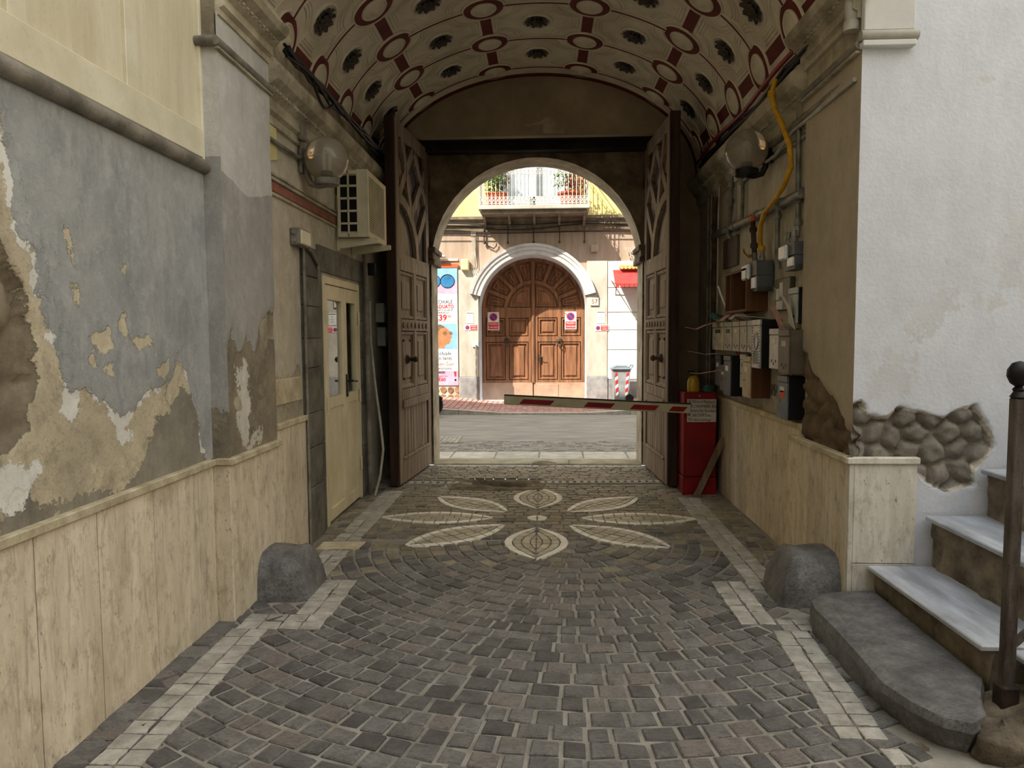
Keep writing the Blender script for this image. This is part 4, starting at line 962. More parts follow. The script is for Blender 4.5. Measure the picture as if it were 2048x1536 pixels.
for sx in (-1, 1):
    for a, b in ((.05, .11), (.58, .66), (1.13, 1.21)): MB().box(PX + sx * a, DYY - .025, .44, PX + sx * b, DYY + .04, 2.22, .005).build('stile', 'door_wood', pd)
    for a, b in ((.44, .50), (1.41, 1.54), (1.98, 2.22)): MB().box(PX + sx * .11, DYY - .022, a, PX + sx * 1.20, DYY + .04, b, .005).build('rail', 'door_wood', pd)
    for xa, xb in ((.12, .57), (.67, 1.12)):
        for za, zb in ((.51, 1.40), (1.55, 1.97)):
            m = MB()
            x0, x1 = sorted((PX + sx * xa, PX + sx * xb))
            for d, y_ in ((.0, -.012), (.035, -.022), (.08, .0)): pass
            def fr(i, y_): return [(x0 + i, y_, za + i), (x1 - i, y_, za + i), (x1 - i, y_, zb - i), (x0 + i, y_, zb - i)]
            v = fr(.0, DYY + .02) + fr(.012, DYY - .015) + fr(.035, DYY - .015) + fr(.05, DYY + .025) + fr(.075, DYY + .025) + fr(.105, DYY - .005)
            f = [(4 * k + i, 4 * k + (i + 1) % 4, 4 * k + 4 + (i + 1) % 4, 4 * k + 4 + i) for k in range(5) for i in range(4)] + [(20, 21, 22, 23)]
            m.add(v, f); m.build('raised_panel', 'door_wood', pd)
m = MB(); board_arc(.60, .68, DYY - .02, DYY + .04, 0, PI, 24, m); m.build('fan_arch', 'door_wood', pd)
m = MB(); board_arc(1.14, 1.215, DYY - .02, DYY + .04, 0, PI, 28, m); m.build('fan_arch', 'door_wood', pd)
for k in range(9):
    a = PI * k / 8; w = .04; ca, sa = math.cos(a), math.sin(a)
    q = lambda r_, s_: (PX + r_ * ca - s_ * sa, 2.2 + (r_ * sa + s_ * ca) * .967)
    if 0 < k < 8: MB().prism([q(.66, -w), q(1.16, -w), q(1.16, w), q(.66, w)], DYY - .018, DYY + .04, 'Y').build('fan_spoke', 'door_wood', pd)
    if k < 8:
        b0, b1 = a + .1, a + PI / 8 - .1
        def fa(i, y_): return [(PX + r_ * math.cos(t_), y_, 2.2 + r_ * math.sin(t_) * .967) for r_, t_ in ((.72 + i, b0 + i), (1.09 - i, b0 + i), (1.09 - i, b1 - i), (.72 + i, b1 - i))]
        m = MB(); v = fa(-.01, DYY + .03) + fa(0, DYY - .01) + fa(.02, DYY - .01) + fa(.035, DYY + .02) + fa(.06, DYY + .02) + fa(.075, DYY)
        m.add(v, [(4 * j + i, 4 * j + (i + 1) % 4, 4 * j + 4 + (i + 1) % 4, 4 * j + 4 + i) for j in range(5) for i in range(4)] + [(20, 21, 22, 23)]); m.build('fan_panel', 'door_wood', pd)
for sx in (-1, 1):
    m = MB(); v = []
    for i_, y_ in ((0, DYY + .03), (.0, DYY - .01), (.03, DYY - .01), (.05, DYY + .015), (.09, DYY + .015), (.11, DYY - .005)):
        v += [(PX + sx * (.08 + i_), y_, 2.24 + i_)] + [(PX + sx * (.08 + i_ + (.46 - 2 * i_) * math.cos(PI / 2 * k / 6)), y_, 2.24 + i_ + (.46 - 2 * i_) * math.sin(PI / 2 * k / 6)) for k in range(7)]
    m.add(v, [(8 * j + i, 8 * j + (i + 1) % 8, 8 * j + 8 + (i + 1) % 8, 8 * j + 8 + i) for j in range(5) for i in range(8)] + [tuple(range(40, 48))]); m.build('quarter_panel', 'door_wood', pd)
    kx = PX + sx * .62; kz = 1.44
    MB().lathe([(.07, DYY - .03), (.06, DYY - .06), (.03, DYY - .09)], (kx, 0, kz), 'Y', 12).tube([(kx + .05 * math.cos(t), DYY - .09, kz - .07 + .06 * math.sin(t)) for t in [i * PI / 6 for i in range(12)]], .013, 6, closed=True).build('knocker', 'rusty_iron', pd)
MB().box(PX + .13, DYY - .06, .95, PX + .18, DYY - .02, 1.12, .008).tube([(PX + .155, DYY - .05, 1.05), (PX + .155, DYY - .1, 1.05), (PX + .24, DYY - .1, 1.05)], .011, 6).build('handle', 'rusty_iron', pd)

# ---- signs
def noparking(x, z, y, w, h, label, horiz=False):
    t = thing('parking_sign', label, 'sign', (x, y, z), 0, 'no parking signs')
    t = MB().box(x, y - .006, z, x + w, y, z + h, .002).build('plate', 'paper_white', t)
    if horiz: cx, cz, r_ = x + .22 * w, z + h / 2, h * .36; rx0, rx1, rz0, rz1 = x + .44 * w, x + .96 * w, z + .08 * h, z + .92 * h
    else: cx, cz, r_ = x + w / 2, z + .72 * h, w * .34; rx0, rx1, rz0, rz1 = x + .06 * w, x + .94 * w, z + .05 * h, z + .44 * h
    MB().lathe([(r_, y - .0085), (r_, y - .006)], (cx, 0, cz), 'Y', 24).build('red_disc', 'ink_red', t)
    MB().lathe([(r_ * .78, y - .0095), (r_ * .78, y - .006)], (cx, 0, cz), 'Y', 24).build('blue_disc', 'sign_blue', t)
    c = r_ * .09; d = r_ * .62
    MB().prism([(cx - d - c, cz + d - c), (cx - d + c, cz + d + c), (cx + d + c, cz - d + c), (cx + d - c, cz - d - c)], y - .0105, y - .006, 'Y').build('red_bar', 'ink_red', t)
    MB().box(rx0, y - .0085, rz0, rx1, y - .006, rz1).build('red_field', 'ink_red', t)
    hh = (rz1 - rz0); text('PASSO', hh * .44, ((rx0 + rx1) / 2, y - .0095, rz0 + hh * .73), 'paper_white', t, sx=.8 if horiz else .95); text('CARRABILE', hh * .36, ((rx0 + rx1) / 2, y - .0095, rz0 + hh * .28), 'paper_white', t, sx=.55 if horiz else .8)
noparking(-1.33, 1.69, DYY - .016, .275, .43, 'upright no-parking sign on the shaded left door leaf')
noparking(.50, 1.70, DYY - .016, .275, .42, 'upright no-parking sign on the sunlit right door leaf')
noparking(-1.80, 1.68, FY - .047, .30, .135, 'horizontal no-parking sign on the pier beside the poster', True)
noparking(1.16, 1.65, FY - .047, .30, .135, 'horizontal no-parking sign on the pier below the house number', True)
def notice(x, z, w, h, label):
    t = thing('wall_notice', label, 'notice', (x, FY - .046, z), 0, 'paper notices on the portal piers')
    t = MB().box(x, FY - .052, z, x + w, FY - .046, z + h, .002).build('sheet', 'paper_white', t); MB().box(x + .05 * w, FY - .0535, z + .88 * h, x + .95 * w, FY - .052, z + .93 * h).build('headline', 'ink', t)
    MB().prism([(x + .45 * w, z + .66 * h), (x + .62 * w, z + .76 * h), (x + .6 * w, z + .68 * h)], FY - .0535, FY - .052, 'Y').build('emblem', 'ink', t)
    for q in range(3): MB().box(x + .2 * w, FY - .0535, z + (.2 + .13 * q) * h, x + .8 * w, FY - .052, z + (.215 + .13 * q) * h).build('text_line', 'ink_blue', t)
notice(-1.76, 1.84, .17, .26, 'pale notice on the left pier next to the poster'); notice(1.20, 1.82, .18, .28, 'pale notice on the right pier above a red sign')
t = thing('house_number', 'white house number plaque reading 57 on the right pier', 'plaque', (1.03, FY - .05, 2.21))
MB().box(1.05, FY - .075, 2.22, 1.24, FY - .045, 2.40, .006).build('plaque', 'paper', t); text('57', .14, (1.145, FY - .077, 2.31), 'brass', t)

# ---- optician's poster
PXL, PXR, PY = -2.64, -1.955, FY - .05
po = thing('advert_poster', 'tall optician poster with glasses prices beside the portal', 'poster', (PXL, PY, .43))
po_root = po; po = MB().box(PXL, PY, .43, PXR, FY - .02, 3.10).build('board', 'paper_white', po_root); MB().box(PXL, PY - .012, 3.10, PXR + .02, FY - .02, 3.19, .004).build('orange_band', 'orange', po_root)
yq = PY - .002
def quad(x0, z0, x1, z1, mt, nm, d=0.): MB().box(x0, yq - d, z0, x1, PY, z1).build(nm, mt, po)
quad(PXL, 2.52, PXR, 3.10, 'pink_print', 'photo_ground'); quad(PXL, 2.80, PXR, 3.10, 'sky_print', 'photo_sky', .0005)
for cx in (-2.50, -2.18):
    MB().lathe([(.155, yq - .002), (.155, PY)], (cx, 0, 2.80), 'Y', 24).build('lens', 'lens_print', po)
    MB().tube([(cx + .16 * math.cos(a * PI / 12), yq - .003, 2.80 + .15 * math.sin(a * PI / 12)) for a in range(24)], .008, 5, closed=True).build('glasses_frame', 'ink', po)
MB().prism([(-2.50, 2.56), (-2.44, 2.76), (-2.36, 2.86), (-2.29, 2.74), (-2.22, 2.56)], yq - .0015, PY, 'Y').build('printed_face', 'pink_print', po)
xm = (PXL + PXR) / 2 - .01
text('OCCHIALE', .115, (xm, yq - .001, 2.33), 'ink_blue', po, sx=.86); text('GRADUATO', .118, (xm, yq - .001, 2.225), 'ink_red', po, sx=.82, bold=.003)
text('COMPLETO DI LENTI', .062, (xm, yq - .001, 2.145), 'ink_blue', po, sx=.85); text('ANTIRIFLESSO', .062, (xm - .02, yq - .001, 2.085), 'ink_blue', po, sx=.85)
text('\u20ac39', .19, (xm - .05, yq - .001, 1.97), 'ink_red', po, bold=.005); text('90', .085, (xm + .16, yq - .001, 2.0), 'ink_red', po)
quad(PXL, 1.885, PXR, 1.892, 'ink_blue', 'rule')
quad(PXL + .06, 1.26, PXR - .02, 1.84, 'sky_print', 'portrait_ground')
MB().prism([(-2.38 + .20 * math.cos(a * PI / 10), 1.60 + .22 * math.sin(a * PI / 10)) for a in range(20)], yq - .001, PY, 'Y').build('printed_hair', 'hair_print', po)
MB().prism([(-2.42, 1.28), (-2.43, 1.42), (-2.45, 1.56), (-2.36, 1.72), (-2.24, 1.76), (-2.15, 1.68), (-2.12, 1.58), (-2.09, 1.53), (-2.13, 1.50), (-2.12, 1.45), (-2.16, 1.38), (-2.24, 1.36), (-2.27, 1.28)], yq - .002, PY, 'Y').build('printed_face', 'skin_print', po)
for cx, r_ in ((-2.25, .05), (-2.12, .04)): MB().lathe([(r_, yq - .004), (r_, PY)], (cx, 0, 1.62), 'Y', 16).build('printed_sunglasses', 'hair_print', po)
text('occhiale', .12, (xm, yq - .001, 1.16), 'ink_blue', po); text('con lenti', .12, (xm, yq - .001, 1.05), 'ink_blue', po)
text('Super-Sun', .125, (xm, yq - .001, .92), 'orange', po); text('scuriscono', .095, (xm, yq - .001, .82), 'ink_blue', po)
quad(PXL, .43, PXR, .765, 'pink_print', 'price_panel'); text('BEEK', .07, (xm - .02, yq - .001, .725), 'ink', po, bold=.002)
text('Super-Sun', .06, (xm - .01, yq - .001, .645), 'ink_red', po); text('\u20ac60', .11, (xm - .03, yq - .001, .56), 'ink_red', po, bold=.003)
MB().prism([(-2.06, .74), (-2.0, .75), (-2.0, .64), (-2.03, .62)], yq - .001, PY, 'Y').build('red_flag', 'ink_red', po); quad(-2.04, .53, -2.0, .575, 'ink', 'black_square')
tag(MB().box(-2.7, FY - .2, 3.32, -2.2, FY - .03, 3.37, .02).build('strip_lamp', 'paper_white'), 'white tube lamp mounted above the optician poster', 'lamp')

# ---- awning
aw = thing('awning', 'small red awning with scalloped ochre edge on the white wall', 'awning', (1.5, FY, 2.7))
m = MB(); m.prism([(FY - .03, 3.02), (FY - .03, 3.0), (FY - .52, 2.66), (FY - .53, 2.68)], 1.56, 3.2, 'X'); m.build('canvas', 'awning_red', aw)
m = MB()
for i in range(16): m.prism([(1.56 + i * .1025, 2.68), (1.56 + (i + 1) * .1025, 2.68), (1.56 + (i + .8) * .1025, 2.60), (1.56 + (i + .2) * .1025, 2.60)], FY - .535, FY - .525, 'Y')
m.build('valance', 'awning_red', aw)
m = MB()
for i in range(18): m.lathe([(.05, FY - .2), (.05, FY - .02)], (1.74 + i * .085, 0, 3.07), 'Y', 8)
m.build('scalloped_edge', 'awning_fringe', aw)
MB().tube([(1.52, FY - .05, 2.78), (1.56, FY - .5, 2.67), (3.2, FY - .5, 2.67)], .014, 6).build('arm', 'galv', aw)
MB().tube([(1.62, FY - .03, 2.45), (1.62, FY - .28, 2.80)], .01, 6).build('stay', 'galv', aw)

# ---- wheeled bin
by = 15.7; bz = zk(1.7) + .03
bn = thing('wheelie_bin', 'grey wheeled rubbish bin with red and white chevrons', 'bin', (1.68, by, bz))
def taper(mm, x0, x1, y0, y1, z0, z1, k): mm.add([(x0 + k, y0 + k, z0), (x1 - k, y0 + k, z0), (x1 - k, y1 - k, z0), (x0 + k, y1 - k, z0), (x0, y0, z1), (x1, y0, z1), (x1, y1, z1), (x0, y1, z1)], [(3, 2, 1, 0), (4, 5, 6, 7), (0, 1, 5, 4), (1, 2, 6, 5), (2, 3, 7, 6), (3, 0, 4, 7)]); return mm
taper(MB(), 1.50, 1.88, by - .22, by + .22, bz + .03, bz + .70, .045).build('body', 'bin_grey', bn)
MB().box(1.47, by - .26, bz + .70, 1.90, by + .24, bz + .745, .015).prism([(1.49, bz + .745), (1.88, bz + .745), (1.80, bz + .79), (1.57, bz + .79)], by - .22, by + .2, 'Y').build('lid', 'bin_lid', bn)
MB().tube([(1.90, by - .2, bz + .74), (1.935, by - .2, bz + .80), (1.935, by + .18, bz + .80), (1.90, by + .18, bz + .74)], .016, 6).build('handle', 'bin_lid', bn)
for yw in (by - .24, by + .20): MB().lathe([(.03, yw - .02), (.085, yw - .02), (.085, yw + .03), (.03, yw + .03)], (1.86, 0, bz + .085), 'Y', 18).build('wheel', 'rubber', bn)
for xs_, dr in ((1.535, 1), (1.80, -1)):
    for k in range(6):
        z0 = bz + .12 + k * .085; sh = (.70 - (z0 - bz)) * .06 * dr * 1
        MB().prism([(xs_ + sh, z0), (xs_ + .055 + sh, z0 + .045), (xs_ + .055 + sh, z0 + .115), (xs_ + sh, z0 + .07)], by - .225 - .0 + (.70 - (z0 - bz)) * .05, by - .15, 'Y').build('chevron', 'ink_red' if k % 2 else 'paper_white', bn)

# ---- scooter parked by the kerb, mostly behind the jamb
sx0, sy0 = -2.78, 13.6
sc = thing('scooter', 'silver and black scooter parked at the far kerb', 'scooter', (sx0, sy0, 0))
for xw in (-.42, .60): MB().lathe([(.12, -.045), (.22, -.05), (.235, 0), (.22, .05), (.12, .045)], (sx0 + xw, sy0, .235), 'Y', 22).build('wheel', 'rubber', sc)
MB().prism([(sx0 - .75, .62), (sx0 - .70, .42), (sx0 - .15, .30), (sx0 + .30, .26), (sx0 + .34, .32), (sx0 - .02, .36), (sx0 - .05, .66)], sy0 - .15, sy0 + .15, 'Y').build('body', 'scooter_silver', sc)
MB().box(sx0 - .72, sy0 - .13, .66, sx0 + .0, sy0 + .13, .76, .04).build('seat', 'rubber', sc)
MB().prism([(sx0 + .34, .26), (sx0 + .44, .30), (sx0 + .56, .66), (sx0 + .52, .96), (sx0 + .44, .98), (sx0 + .44, .66)], sy0 - .19, sy0 + .19, 'Y').build('leg_shield', 'scooter_silver', sc)
MB().prism([(sx0 + .50, .42), (sx0 + .62, .50), (sx0 + .82, .36), (sx0 + .80, .30), (sx0 + .60, .44)], sy0 - .08, sy0 + .08, 'Y').build('mudguard', 'rubber', sc)
MB().tube([(sx0 + .60, sy0, .235), (sx0 + .50, sy0, .98)], .03, 8).tube([(sx0 + .42, sy0 - .3, 1.02), (sx0 + .5, sy0, .98), (sx0 + .42, sy0 + .3, 1.02)], .018, 8).build('fork_and_handlebar', 'rubber', sc)
MB().tube([(sx0 + .46, sy0 - .22, 1.0), (sx0 + .52, sy0 - .26, 1.16)], .007, 6).lathe([(.01, -.01), (.06, 0), (.05, .025)], (sx0 + .52, sy0 - .26, 1.20), 'X', 14).build('mirror', 'rubber', sc)
MB().lathe([(.02, .05), (.08, .03), (.085, -.04)], (sx0 + .54, sy0, .96), 'X', 16).build('headlamp', 'acrylic', sc)

# ---- balcony plants
def leaves(mm, c, rx, ry, rz, n, s):
    for i in range(n):
        a, b = rnd.uniform(0, 2 * PI), rnd.gauss(0, .6); p = Vector((c[0] + rx * math.cos(a) * rnd.uniform(.2, 1), c[1] + ry * math.sin(a) * rnd.uniform(.2, 1), c[2] + rz * max(-1, min(1, b))))
        R = Euler((rnd.uniform(0, 6), rnd.uniform(0, 6), rnd.uniform(0, 6))).to_matrix(); w = s * rnd.uniform(.7, 1.3)
        mm.add([p + R @ Vector(q) for q in ((-w, 0, 0), (0, -w * .45, w * .1), (w, 0, 0), (0, w * .45, w * .1))], [(0, 1, 2, 3)], rnd.random())
def pot_plant(label, x, y, z, pr, ph, specs, box=False, group='terracotta plant pots on the balcony'):
    t = thing('potted_plant', label, 'potted plant', (x, y, z), 0, group)
    m = MB()
    if box: taper(m, x - pr * 1.4, x + pr * 1.4, y - pr, y + pr, z, z + ph, .02); m.box(x - pr * 1.45, y - pr * 1.05, z + ph - .03, x + pr * 1.45, y + pr * 1.05, z + ph, .004)
    else: m.lathe([(pr * .7, z), (pr * .95, z + ph * .85), (pr * 1.05, z + ph * .86), (pr * 1.05, z + ph), (pr * .9, z + ph), (pr * .85, z + ph * .9)], (x, y, 0), 'Z', 20)
    m.build('pot', 'terracotta', t)
    for k, (mt, dx, dz, rx, rz, n, s) in enumerate(specs):
        m = MB(); leaves(m, (x + dx, y, z + ph + dz), rx, rx * .7, rz, n, s); o = m.build('foliage' if mt != 'flower_red' else 'blossom', mt, t, recalc=False); o['kind'] = 'stuff'
zb = BZ + .06
pot_plant('rectangular terracotta trough with tall green plant on the balcony floor', -1.02, 15.75, zb, .16, .30, [('leaf_green', 0, .25, .26, .26, 260, .04), ('leaf_russet', .1, .3, .2, .2, 90, .035)], True)
pot_plant('big round terracotta pot with russet shrub on the balcony', .58, 15.78, zb, .26, .30, [('leaf_russet', .1, .22, .28, .2, 240, .04), ('leaf_green', -.15, .35, .2, .22, 120, .04)])
pot_plant('hanging pot of red flowers at the left end of the railing', -1.08, 15.44, TOP - .26, .11, .20, [('flower_red', 0, .05, .24, .12, 200, .03), ('leaf_green', .1, -.2, .2, .16, 140, .035)])
pot_plant('small square hanging pot at the right end of the railing', .70, 15.42, TOP - .10, .10, .17, [('leaf_russet', .16, -.1, .17, .22, 200, .03), ('flower_red', .05, .08, .2, .06, 60, .03)])
pot_plant('leafy plant in a clay pot beside the french window', .62, 16.02, zb, .12, .22, [('leaf_green', 0, .55, .16, .42, 240, .045)])
pot_plant('slim plant in a clay pot left of the french window', -1.12, 16.02, zb, .12, .22, [('leaf_green', 0, .55, .14, .42, 220, .045)])
# ------------------------------------------------------------------ the two gate leaves (local: u along the leaf from the free edge, v towards the passage, z up)
def gate_leaf(label, free, hinge, flip):
    f = Vector((*free, 0)); h = Vector((*hinge, 0)); W = (h - f).length; ang = math.atan2(h.y - f.y, h.x - f.x)
    t = thing('gate_leaf', label, 'gate', (free[0], free[1], .03), ang, 'leaves of the wooden carriage gate'); T = 3.70
    s = -1 if flip else 1     # side of the carved face in local y
    Y = lambda a, b: (s * a, s * b)
    def bx(nm, u0, u1, z0, z1, d0, d1, mt='wood_old', c=.006): return MB().box(u0, Y(d0, d1)[0], z0, u1, Y(d0, d1)[1], z1, c).build(nm, mt, t, world=False)
    bx('board', .01, W - .01, 0, T, -.06, -.01, 'wood_dark', .004)
    bx('edge_stile', 0, .035, 0, T, -.07, .03, 'wood_dark')
    for u0, u1 in ((.035, .15), (W - .13, W)): bx('stile', u0, u1, 0, T - .01, -.01, .03)
    um = .15 + (W - .28) * .52
    bx('middle_stile', um - .05, um + .05, .80, 2.30, -.01, .028)
    for z0, z1, d in ((0, .24, .035), (.24, .27, .045), (.78, .86, .05), (.86, .97, .03), (1.58, 1.70, .032), (2.20, 2.32, .032), (3.55, T - .01, .03)): bx('rail', .15, W - .13, z0, z1, -.01, d)
    n = 9; 
    for i in range(n):
        a = .155 + (W - .29) * i / n; bx('batten', a + .003, a + (W - .29) / n - .003, .27, .78, -.01, .012, c=.005)
    for z0, z1 in ((.98, 1.57), (1.71, 2.19)):
        for u0, u1 in ((.155, um - .055), (um + .055, W - .135)):
            def fr(i, d): return [(u0 + i, s * d, z0 + i), (u1 - i, s * d, z0 + i), (u1 - i, s * d, z1 - i), (u0 + i, s * d, z1 - i)]
            m = MB(); v = fr(0, -.01) + fr(.0, .022) + fr(.022, .022) + fr(.04, -.004) + fr(.085, -.004) + fr(.105, .012)
            m.add(v, [(4 * k + i, 4 * k + (i + 1) % 4, 4 * k + 4 + (i + 1) % 4, 4 * k + 4 + i) for k in range(5) for i in range(4)] + [(20, 21, 22, 23)]); m.build('raised_panel', 'wood_old', t, world=False)
    for i in range(7):
        u = .22 + (W - .42) * i / 6; MB().lathe([(.035, s * .03), (.03, s * .045), (.012, s * .05)], (u, 0, 1.64), 'Y', 8).build('carved_boss', 'wood_old', t, world=False)
    # lattice of the upper part: a quarter arch and crossing bars
    def bar(nm, a, b, w=.05):
        a = Vector(a); b = Vector(b); d = (b - a).normalized(); q = Vector((-d.y, d.x)) * w
        P = [a - q, b - q, b + q, a + q]
        v = [(p.x, s * -.01, p.y) for p in P] + [(p.x, s * .028, p.y) for p in P]
        MB().add(v, [(0, 1, 2, 3), (7, 6, 5, 4)] + [(i, (i + 1) % 4, 4 + (i + 1) % 4, 4 + i) for i in range(4)]).build(nm, 'wood_old', t, world=False)
    m = MB(); v = []; R0 = .56; cx, cz = .15, 2.32; k = 14
    for i in range(k + 1):
        a = PI / 2 * i / k
        for r_, d in ((R0, -.01), (R0, .03), (R0 + .10, .03), (R0 + .10, -.01)): v.append((cx + r_ * math.cos(a) * 1.12, s * d, cz + r_ * math.sin(a)))
    m.add(v, [(4 * i + q, 4 * i + 4 + q, 4 * i + 5 + q, 4 * i + 1 + q) for i in range(k) for q in range(3)]); m.build('quarter_arch', 'wood_old', t, world=False)
    m = MB(); v = []
    for r_, d in ((0, .0),): pass
    bar('lattice_bar', (.15, 2.95), (.72, 3.55)); bar('lattice_bar', (.62, 2.82), (.30, 3.56)); bar('lattice_bar', (.62, 2.82), (W - .12, 3.40)); bar('lattice_bar', (.78, 2.50), (W - .12, 2.95)); bar('lattice_bar', (W - .12, 3.05), (.68, 3.56))
    bar('arch_sill', (.15, 2.34), (W - .12, 2.34), .03)
    for (u, z, r_) in ((.30, 3.2, .11), (.66, 3.15, .10), (.98, 3.0, .10), (.98, 3.42, .10)):
        m = MB(); m.add([(u - r_ * .8, s * -.008, z), (u, s * -.008, z + r_ * 1.5), (u + r_ * .8, s * -.008, z), (u, s * -.008, z - r_ * 1.5), (u, s * .014, z)], [(0, 1, 4), (1, 2, 4), (2, 3, 4), (3, 0, 4)]); m.build('diamond_panel', 'wood_old', t, world=False, recalc=False)
    m = MB(); m.add([(.17, s * -.006, 2.38)] + [(.17 + .45 * math.cos(PI / 2 * i / 6), s * -.006, 2.38 + .42 * math.sin(PI / 2 * i / 6)) for i in range(7)] + [(.32, s * .016, 2.53)], [(8, i, (i + 1) % 8) for i in range(8)]); m.build('fan_panel', 'wood_old', t, world=False, recalc=False)
    # knocker
    ku, kz = .155 + (um - .21) * .5, 1.28
    m = MB(); m.lathe([(.05, s * .012), (.045, s * .03), (.02, s * .05), (.02, s * .085), (.032, s * .09), (.03, s * .12), (.01, s * .135)], (ku, 0, kz), 'Y', 14)
    m.build('door_knob', 'rusty_iron', t, world=False)
    for du, dz in ((-.12, -.2), (.12, -.2), (-.12, .2), (.12, .2), (-.05, 0.), (.06, 0)): MB().lathe([(.016, s * .008), (.014, s * .02), (.004, s * .026)], (ku + du, 0, kz + dz), 'Y', 8).build('stud', 'rusty_iron', t, world=False)
    for z in (.35, 1.9, 3.3): MB().tube([(W + .012, s * .03, z - .09), (W + .012, s * .03, z + .09)], .018, 8).build('hinge', 'rusty_iron', t, world=False)
    return t
gate_leaf('tall carved wooden gate leaf standing open beside the air conditioner', (-1.50, 7.09), (-1.375, 8.40), True)
gate_leaf('tall carved wooden gate leaf standing open behind the red barrier', (1.27, 7.13), (1.20, 8.40), False)

# ------------------------------------------------------------------ cream glazed double door on the left
gd = thing('glazed_door', 'cream metal double door with glass upper panes in the stone doorway', 'door', (-1.76, DY0, .0))
X0, X1 = -1.80, -1.755
MB().box(X0 - .02, DY0, .01, X1 + .008, DY0 + .05, DZ, .003).box(X0 - .02, DY1 - .05, .01, X1 + .008, DY1, DZ, .003).box(X0 - .02, DY0 + .05, DZ - .06, X1 + .008, DY1 - .05, DZ, .003).build('frame', 'door_cream', gd)
ym = DY0 + .60
for i, (a, b) in enumerate(((DY0 + .054, ym - .003), (ym + .003, DY1 - .054))):
    z0, z1, zr = .03, DZ - .065, 1.0
    lf = MB().box(X0, a, z0, X1, a + .075, z1, .003).box(X0, b - .075, z0, X1, b, z1, .003).box(X0, a + .075, z1 - .12, X1, b - .075, z1, .003).box(X0, a + .075, zr - .04, X1, b - .075, zr + .05, .003).box(X0, a + .075, z0, X1, b - .075, z0 + .10, .003).build('leaf', 'door_cream', gd)
    MB().box(X0 + .012, a + .07, z0 + .09, X1 - .012, b - .07, zr - .03, .002).build('lower_panel', 'door_cream', lf)
    MB().box(X0 + .018, a + .07, zr + .04, X0 + .024, b - .07, z1 - .11).build('window_pane', 'pane', lf)
    for z in (.35, 1.0, 1.72): MB().tube([(X1 + .012, a - .004 if i == 0 else b + .004, z - .06), (X1 + .012, a - .004 if i == 0 else b + .004, z + .06)], .011, 8).build('hinge', 'door_cream', lf)
MB().box(X1, ym + .02, 1.02, X1 + .012, ym + .06, 1.22, .003).tube([(X1, ym + .04, 1.16), (X1 + .055, ym + .04, 1.16), (X1 + .06, ym + .17, 1.15)], .010, 8).build('lever_handle', 'black_plastic', gd)
MB().lathe([(.013, X1), (.013, X1 + .006)], (0, ym + .04, 1.06), 'X', 10).build('keyhole', 'steel', gd)

# ------------------------------------------------------------------ air conditioner
ac = thing('air_conditioner', 'cream outdoor air conditioner unit bracketed to the left wall', 'air conditioner', (-1.72, 5.98, 2.30))
ax0, ax1, ay0, ay1, az0, az1 = -1.73, -1.47, 5.98, 6.68, 2.39, 2.95
body = MB().box(ax0, ay0 + .02, az0, ax1 - .012, ay1, az1, .012).build('casing', 'ac_cream', ac)
MB().box(ax0 + .02, ay0 + .012, az0 + .05, ax0 + .16, ay0 + .022, az1 - .05).build('coil', 'dark_void', ac)
m = MB(); gx = [ax0, ax0 + .025, ax0 + .085, ax0 + .10, ax0 + .165, ax1 - .012]
m.box(gx[0], ay0, az0, gx[1], ay0 + .02, az1, .003).box(gx[2], ay0, az0, gx[3], ay0 + .02, az1, .003).box(gx[4], ay0, az0, gx[5], ay0 + .02, az1, .003)
for i in range(6):
    z = az0 + (az1 - az0 - .04) * i / 5; m.box(gx[1], ay0, z, gx[4], ay0 + .02, z + (.03 if i in (0, 5) else .018), .002)
m.build('side_grille', 'ac_cream', ac)
MB().box(ax1 - .014, ay0 + .05, az0 + .05, ax1 - .006, ay1 - .08, az1 - .05).build('fan_recess', 'dark_void', ac)
m = MB()
for i in range(26): m.box(ax1 - .008, ay0 + .05, az0 + .055 + i * .0175, ax1 - .002, ay1 - .08, az0 + .061 + i * .0175)
for i in range(15): m.box(ax1 - .008, ay0 + .05 + i * .04, az0 + .05, ax1 - .002, ay0 + .056 + i * .04, az1 - .05)
o = m.build('front_mesh', 'ac_cream', ac); o['kind'] = 'stuff'
MB().box(ax1 - .012, ay0 + .0, az0, ax1, ay0 + .05, az1, .003).box(ax1 - .012, ay1 - .08, az0, ax1, ay1, az1, .003).box(ax1 - .012, ay0 + .05, az0, ax1, ay1 - .08, az0 + .05, .003).box(ax1 - .012, ay0 + .05, az1 - .05, ax1, ay1 - .08, az1, .003).build('front_frame', 'ac_cream', ac)
for yb in (6.05, 6.52):
    MB().box(-1.757, yb - .025, 2.28, -1.735, yb + .025, 2.75, .003).prism([(-1.735, 2.385), (-1.735, 2.30), (-1.40, 2.345), (-1.40, 2.385)], yb - .02, yb + .02, 'Y').build('bracket', 'ac_cream', ac)
tag(MB().tube([(-1.70, 6.75, 2.37), (-1.70, 6.78, 2.1), (-1.705, 6.80, 1.4), (-1.705, 6.82, .02)], .022, 8).build('drain_pipe', 'pipe_grey'), 'pale pipe running down from the air conditioner beside the glazed door', 'pipe')
t = thing('wall_spotlight', 'small black spotlight on a bracket right of the doorway', 'light', (-1.74, 6.9, 2.2))
MB().box(-1.70, 6.83, 2.14, -1.62, 6.87, 2.26, .008).build('head', 'black_plastic', t); MB().tube([(-1.76, 6.93, 2.14), (-1.66, 6.88, 2.17)], .01, 6).build('arm', 'black_plastic', t)

